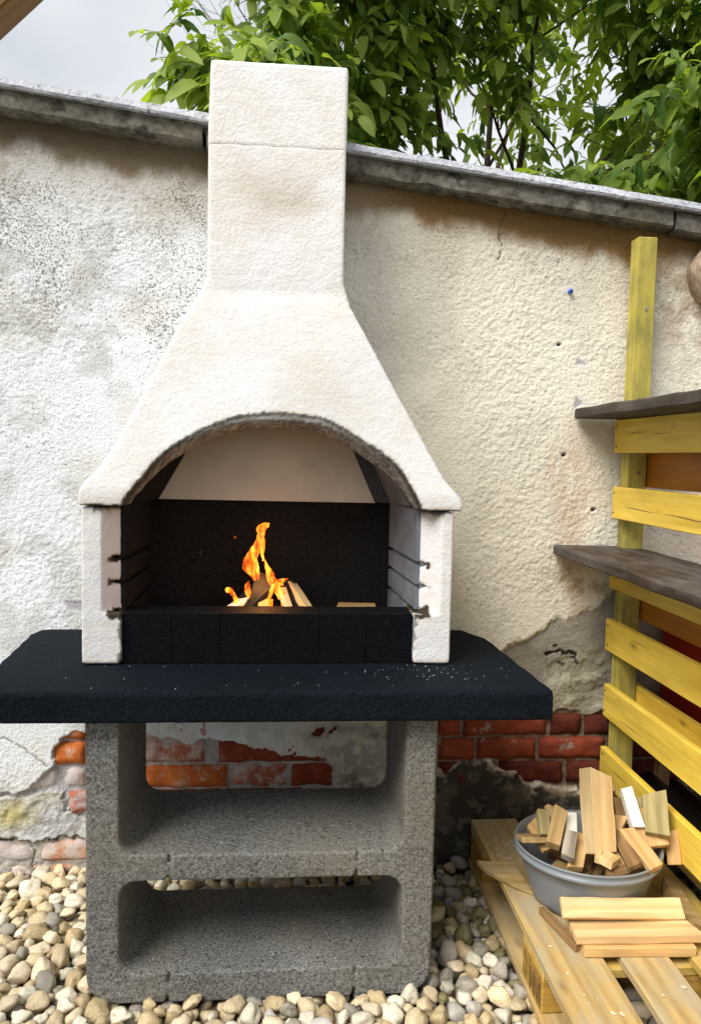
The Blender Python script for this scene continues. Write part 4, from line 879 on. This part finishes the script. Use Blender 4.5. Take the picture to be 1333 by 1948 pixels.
TOPP = [((.700, -.555, .222), (.745, -.470, .262), .036, .016, 'pine2', 'orange tan splinter leaning inwards at the front left of the tub'), ((.805, -.585, .226), (.790, -.470, .268), .030, .014, 'tan', 'narrow tan lath at the front of the tub right of the tall offcut'),
 ((.845, -.560, .222), (.812, -.440, .272), .034, .014, 'brown', 'brown lath under the pale slanting plank in the tub'), ((.735, -.440, .230), (.700, -.380, .292), .040, .016, 'pine', 'pale offcut sticking up behind the left sticks in the tub'),
 ((.895, -.505, .228), (.885, -.410, .292), .044, .018, 'tan', 'tan board leaning back between white offcut and greenish block'), ((.820, -.430, .250), (.850, -.350, .310), .040, .016, 'pine2', 'warm pine board behind the tall offcut near the back rim'),
 ((.668, -.465, .222), (.640, -.400, .262), .034, .014, 'pine2', 'small warm board resting on the back left rim of the tub'), ((.925, -.470, .232), (.915, -.400, .300), .036, .016, 'pine', 'pale offcut against the slats at the back right of the tub'),
 ((.765, -.600, .226), (.850, -.565, .232), .030, .016, 'brown', 'brown stub lying flat along the front rim of the tub'), ((.785, -.500, .240), (.845, -.455, .300), .046, .02, 'pine2', 'split warm pine wedge right beside the tall thick offcut')]
for k, (a, b_, w, t, mt_, lab) in enumerate(TOPP): stick('firewood', a, b_, w, t, mt_, lab, roll_=rr.uniform(-25, 25), group=G, endcut=.5, seed=140+k, rough=.003)
G = 'loose boards on the pallet'
stick('firewood_board', (.672, -.648, .1065), (.930, -.655, .1055), .098, .022, 'pine2', 'lower brown edged board under the knotty board in front of the tub', group=G, cat='board', seed=120, endcut=.15, rough=.0025)
stick('firewood_board', (.662, -.634, .1285), (.940, -.640, .1285), .104, .019, 'pine', 'clean knotty pine board on top of the pile in front of the tub', group=G, cat='board', seed=121, endcut=.35, rough=.002)
stick('firewood_board', (.645, -.622, .166), (.935, -.622, .155), .046, .014, 'pine', 'pale board leaning on the front of the tub behind the knotty board', group=G, cat='board', seed=122, roll_=42, endcut=.3, rough=.0025)
stick('firewood_board', (.634, -.525, .103), (.668, -.675, .103), .018, .018, 'brown', 'brown lath lying along the left end of the board pile', group=G, cat='board', seed=123)
# wedge shaped splinter board on the pallet's left edge
w_ = mesh_obj('firewood_board', [(.527, -.305, .100), (.625, -.318, .097), (.640, -.452, .0955), (.596, -.418, .0955), (.540, -.345, .098), (.527, -.305, .112), (.625, -.318, .110), (.642, -.455, .0985), (.594, -.424, .104), (.538, -.350, .111)],
    [(4, 3, 2, 1, 0), (5, 6, 7, 8, 9), (0, 1, 6, 5), (1, 2, 7, 6), (2, 3, 8, 7), (3, 4, 9, 8), (4, 0, 5, 9)], MT['pallet']); tag(w_, 'wedge shaped greyish splinter board on the left edge of the pallet beside the tub', 'board', G)
bk = mesh_obj('split_branch', [(.985, -.44, .100), (1.02, -.43, .098), (1.02, -.62, .096), (.975, -.60, .096), (.960, -.50, .097), (.99, -.44, .135), (1.02, -.45, .125), (1.01, -.63, .105), (.985, -.61, .112), (.975, -.52, .125)],
    [(4, 3, 2, 1, 0), (5, 6, 7, 8, 9), (0, 1, 6, 5), (1, 2, 7, 6), (2, 3, 8, 7), (3, 4, 9, 8), (4, 0, 5, 9)], MT['tan'])
bk.location = (-.010, 0, 0)
tag(bk, 'split jagged log chunk on the pallet at the right end of the board pile', 'log', G)
# wood chips lying on the pallet
bm = bmesh.new(); rr = random.Random(12)
for k in range(105):
    if k < 75: x, y = rr.uniform(.58, .70), rr.uniform(-.42, -.05)
    else: x, y = rr.uniform(.58, .86), rr.uniform(-1.1, -.45)
    if .717 < x < .757: continue
    s = rr.uniform(.0015, .0065); a = rr.uniform(0, 6.3); c_, s_ = math.cos(a), math.sin(a)
    vs = [bm.verts.new((x+(u*c_-v*s_)*s, y+(u*s_+v*c_)*s, .0965+.0008*w2)) for u, v, w2 in ((-1, -.4, 0), (1, -.3, 1), (.8, .5, 0), (-.7, .6, 1))]; bm.faces.new(vs)
    vs2 = [bm.verts.new(v.co-Vector((0, 0, .0015))) for v in vs]; bm.faces.new(vs2[::-1])
    for i in range(4): bm.faces.new((vs[i], vs2[i], vs2[(i+1) % 4], vs[(i+1) % 4]))
o = bm_obj('wood_chips', bm, M_flat('pale_chips', (.62, .54, .38), .8, .2)); tag(o, 'pale wood chips and crumbs scattered over the pallet boards', 'debris', kind='stuff')
bm = bmesh.new()
for k in range(80):
    if k < 50: x, y = rr.gauss(.33, .10), rr.gauss(-.47, .04)
    else: x, y = rr.uniform(-.6, .55), rr.uniform(-.62, -.42)
    if y < -.62 or y > -.415 or x > .58: continue
    s = rr.uniform(.0004, .0011); bmesh.ops.create_icosphere(bm, subdivisions=1, radius=s, matrix=Matrix.Translation((x, y, .682)))
for k in range(60):
    x, y, z = rr.uniform(-.33, .25), rr.uniform(-.57, -.26), rr.choice((.0125, .2915)); bmesh.ops.create_icosphere(bm, subdivisions=1, radius=rr.uniform(.0006, .0014), matrix=Matrix.Translation((x, y, z)))
o = bm_obj('mortar_crumbs', bm, M_flat('white_crumbs', (.75, .73, .68), .8, .2)); tag(o, 'white mortar crumbs sprinkled on the dark slab and in the block openings', 'debris', kind='stuff')
# ================================================================== things behind the slats
rb = empty('red_crate', (1.33, -.25, .45)); tag(rb, 'dark red plastic crate seen between the slats behind the partition', 'crate')
def rp(o): o.parent = rb; o.matrix_parent_inverse = Matrix.Translation((-1.33, .25, -.45)); return o
rp(box('crate_wall', (1.16, -.36, .45), (1.50, -.35, .78), MT['red'], bev=.004)); rp(box('crate_wall', (1.16, -.05, .45), (1.50, -.04, .78), MT['red'], bev=.004))
rp(box('crate_wall', (1.15, -.36, .45), (1.159, -.04, .78), MT['red'], bev=.003)); rp(box('crate_wall', (1.501, -.36, .45), (1.51, -.04, .78), MT['red'], bev=.003)); rp(box('crate_floor', (1.16, -.349, .45), (1.50, -.051, .46), MT['red'], bev=.003))
rp(box('crate_rim', (1.14, -.37, .781), (1.52, -.03, .80), MT['red'], bev=.004))
tb = empty('folding_trestle', (1.33, -.3, .094)); tag(tb, 'dark brown low table behind the slats that carries the red crate', 'table')
def tp(o): o.parent = tb; o.matrix_parent_inverse = Matrix.Translation((-1.33, .3, -.094)); return o
tp(plank_y('table_top', 1.12, 1.55, -.75, -.03, .425, .449, MT['brown'], seed=80))
for x in (1.14, 1.50):
    for y in (-.72, -.08): tp(box('leg', (x, y, .094), (x+.035, y+.035, .4245), MT['brown'], bev=.002))
G = 'black pipes behind the slats'
for k, (x, z, r_, lab) in enumerate([(1.145, .135, .040, 'black plastic pipe lying lowest behind the bottom slat'), (1.20, .185, .034, 'upper black plastic pipe behind the bottom slat'), (1.25, .132, .036, 'black plastic pipe farthest from the bottom slat'), (1.125, .215, .028, 'black plastic pipe stacked against the inner side of the slats')]):
    rings = []; th = .004
    o = bm_obj('black_pipe', loft_bm([[(x+rr2*math.cos(a), y, z+rr2*math.sin(a)) for a in [q_/20*2*math.pi for q_ in range(20)]] for y, rr2 in ((-1.2, r_-th), (-1.2, r_), (-.04, r_), (-.04, r_-th))], False), MT['black'], None, True)
    tag(o, lab, 'pipe', G)
# ================================================================== pergola brace at top left
pg = empty('pergola_frame', (-1.02, -1.0, GZ)); tag(pg, 'brown glazed timber pergola frame whose brace crosses the top left corner', 'pergola')
def pgp(o): o.parent = pg; o.matrix_parent_inverse = Matrix.Translation((1.02, 1.0, -GZ)); return o
M, ln = oriented((-1.02+.0, -1.0, 1.328), (-.17, -1.0, 2.155))
off = M.to_3x3() @ Vector((0, 0, .016))
M.translation += off
pgp(bm_obj('brace', box_bm((-ln/2, -.03, -.035), (ln/2, .03, .035), bev=.003, cuts=12), MT['beam'], None, False, M))
M2 = M.copy(); M2.translation += M.to_3x3() @ Vector((0, -.036, .012))
pgp(bm_obj('brace_cover', box_bm((-ln/2, -.0055, -.022), (ln/2, .0055, .022), bev=.002, cuts=8), MT['beam'], None, False, M2))
pgp(plank_z('post', -1.10, -1.01, -1.045, -.955, GZ, 2.19, MT['beam'], 5))
pgp(box('beam', (-1.20, -1.05, 2.192), (.0, -.95, 2.30), MT['beam'], bev=.004))
# ================================================================== WALNUT TREE
tree = empty('walnut_tree', (1.25, 2.9, GZ)); tag(tree, 'green leafy walnut tree spreading over the top of the wall from behind', 'tree')
def trp(o): o.parent = tree; o.matrix_parent_inverse = Matrix.Translation((-1.25, -2.9, -GZ)); return o
rr = random.Random(21)
bmt = tube_bm([(1.25, 2.9, GZ-.05), (1.28, 2.88, .9), (1.22, 2.9, 1.8), (1.3, 2.85, 2.5)], [.15, .12, .09, .05], 12); trp(bm_obj('trunk', bmt, MT['bark'], None, True))
limb_ends = []; bml = bmesh.new()
def join_bm(dst, src):
    t = bpy.data.meshes.new('t'); src.to_mesh(t); src.free(); dst.from_mesh(t); bpy.data.meshes.remove(t)
def branch(p, d, ln, r, depth):
    pts = [p]; rads = [r]; n = 6
    for i in range(n):
        d = (d+Vector((rr.gauss(0, .12), rr.gauss(0, .12), rr.gauss(.02, .08)))).normalized(); p = p+d*ln/n; pts.append(p); rads.append(r*(1-.75*(i+1)/n))
        if depth > 0 and i >= 1:
            for _ in range(1 if depth > 1 else 2):
                nd = (d+Vector((rr.gauss(0, .6), rr.gauss(0, .6), rr.gauss(-.05, .4)))).normalized(); branch(p, nd, ln*rr.uniform(.4, .6), rads[-1]*.6, depth-1)
        if depth == 0: limb_ends.append((p.copy(), d.copy()))
    join_bm(bml, tube_bm(pts, rads, 6, False))
    if depth >= 1: limb_ends.append((pts[-1].copy(), d.copy()))
for k, (dx, dy, dz, ln) in enumerate([(-.75, -.35, .55, 2.1), (-.35, -.45, .85, 2.2), (.1, -.5, .9, 2.2), (.6, -.5, .6, 2.1), (.95, -.2, .55, 2.1), (.2, .4, 1., 2.2), (-.6, .2, .9, 2.2), (-.85, -.55, .15, 1.9), (.45, -.8, .25, 1.5), (-.2, -.85, .3, 1.4), (1., -.4, .2, 1.6), (0.05,.0,1.,2.2)]):
    branch(Vector((1.27, 2.88, 2.15+.06*(k % 4))), Vector((dx, dy, dz)).normalized(), ln, .026, 2)
lb = bm_obj('limb', bml, MT['bark'], None, True); trp(lb)
# compound leaf: drooping stalk with 5 to 7 leaflets
def leaf_mesh(seed, n_pairs):
    r2 = random.Random(seed); bm = bmesh.new(); lv = []
    ln = .26; tip = Vector((0, 0, 0)); pts = [Vector((ln*t, 0, -.10*t*t)) for t in (0, .25, .5, .75, 1)]
    def leaflet(p, ang, L_, droop):
        w = L_*.225; rows = [(0, .0), (.16, .66), (.42, 1.), (.70, .90), (.90, .50), (1., 0)]
        Rm = Matrix.Rotation(ang, 3, 'Z') @ Matrix.Rotation(r2.uniform(-.5, .5), 3, 'X'); shade = r2.uniform(0, 1)
        L3 = []
        for t, ww in rows:
            c = Vector((L_*t, 0, -droop*t*t*L_)); up_ = .16*w*ww
            L3.append([p+Rm @ (c+Vector((0, -w*ww, up_*1.6))), p+Rm @ c, p+Rm @ (c+Vector((0, w*ww, up_*1.6)))])
        vs = [[bm.verts.new(q_) for q_ in row] for row in L3]
        lv.extend([shade]*18)
        for a_, b2 in zip(vs, vs[1:]):
            for i in range(2): bm.faces.new((a_[i], a_[i+1], b2[i+1], b2[i]))
    for k in range(n_pairs):
        t = .35+.6*k/n_pairs; p = Vector((ln*t, 0, -.10*t*t))
        for sg in (-1, 1): leaflet(p, sg*r2.uniform(.7, 1.15), r2.uniform(.085, .13), r2.uniform(.4, 1.1))
    leaflet(pts[-1], r2.uniform(-.2, .2), .14, r2.uniform(.3, .8))
    vs = [bm.verts.new(q_+Vector((0, s*.0015, 0))) for q_ in pts for s in (-1, 1)]; lv.extend([.7]*10)
    for i in range(4): bm.faces.new((vs[2*i], vs[2*i+1], vs[2*i+3], vs[2*i+2]))
    me = bpy.data.meshes.new('leaf'); bm.to_mesh(me); bm.free(); me.polygons.foreach_set('use_smooth', [True]*len(me.polygons))
    at = me.attributes.new('lv', 'FLOAT', 'POINT'); at.data.foreach_set('value', lv); me.materials.append(MT['leaf']); return me
LM = [leaf_mesh(s, 2+s % 2) for s in range(6)]
places = []
for p, d in limb_ends:
    if p.y < .75: p = Vector((p.x, .75+rr.uniform(0, .3), p.z))
    for _ in range(5):
        q_ = p+Vector((rr.gauss(0, .05), rr.gauss(0, .05), rr.gauss(0, .05)))
        hd = Vector((d.x+rr.gauss(0, .8), d.y+rr.gauss(0, .8)-.25, rr.gauss(-.35, .25))).normalized()
        (rr.random() < (.68 if q_.y < 2.1 else .17)*(.8 if q_.x > 1.55 and q_.z > 3.3 else 1)) and places.append((q_, hd, rr.uniform(.50, 1.0), rr.choice(LM), rr.uniform(-.6, .6)))
print('leaf places', len(places))
# a hanging spray left of the chimney and along the wall top
for k in range(34): 
    q_ = Vector((rr.gauss(-.42, .16), rr.uniform(1.25, 1.7), rr.uniform(2.62, 3.15))); hd = Vector((rr.gauss(-.7, .5), rr.gauss(-.3, .4), rr.gauss(-.3, .2))).normalized(); places.append((q_, hd, rr.uniform(.7, 1.0), rr.choice(LM), 0))
places = [p for p in places if (p[0].x+p[1].x*.12)-(p[0].y-1.2)*.12 > -.50+.08*math.sin(p[0].z*9) ]
def lmat(pl):
    p, hd, s, me_, ro = pl; M, _ = oriented(p, p+hd*.1, roll_=ro*57); M.translation = p; return M @ Matrix.Diagonal((s, s, s, 1))
vis = sorted([p for p in places if seen(p[0]+p[1]*.15)], key=lambda p: (p[0]-CAM).length)[:300]; vid = set(id(v) for v in vis)
Vs = []; Fs = []; Lv = []; base = 0
cache = {}
for me_ in LM:
    n = len(me_.vertices); co = np.empty(n*3); me_.vertices.foreach_get('co', co); f = np.empty(len(me_.polygons)*4, np.int64); me_.polygons.foreach_get('vertices', f); l_ = np.empty(n); me_.attributes['lv'].data.foreach_get('value', l_); cache[me_.name] = (co.reshape(-1, 3), f, l_)
for pl in places:
    M = lmat(pl)
    if id(pl) in vid:
        o = link(bpy.data.objects.new('leaf', pl[3])); trp(o); o.matrix_basis = M
    else:
        co, f, l_ = cache[pl[3].name]; A = np.array(M); Vs.append(co @ A[:3, :3].T+A[:3, 3]); Fs.append(f+base); Lv.append(np.clip(l_*.8+rr.uniform(-.2, .3), 0, 1)); base += len(co)
V = np.concatenate(Vs); Fc = np.concatenate(Fs); me = bpy.data.meshes.new('crown'); me.vertices.add(len(V)); me.vertices.foreach_set('co', V.ravel()); nf = len(Fc)//4
me.loops.add(nf*4); me.loops.foreach_set('vertex_index', Fc); me.polygons.add(nf); me.polygons.foreach_set('loop_start', np.arange(nf)*4); me.polygons.foreach_set('loop_total', np.full(nf, 4)); me.polygons.foreach_set('use_smooth', np.ones(nf, bool)); me.update(calc_edges=True)
at = me.attributes.new('lv', 'FLOAT', 'POINT'); at.data.foreach_set('value', np.concatenate(Lv)); me.materials.append(MT['leaf'])
o = trp(link(bpy.data.objects.new('crown', me))); tag(o, kind='stuff')
for me_ in (x for g_ in mesh_lo for x in g_): 
    if me_.users == 0: bpy.data.meshes.remove(me_)
for me_ in mesh_vl: bpy.data.meshes.remove(me_)
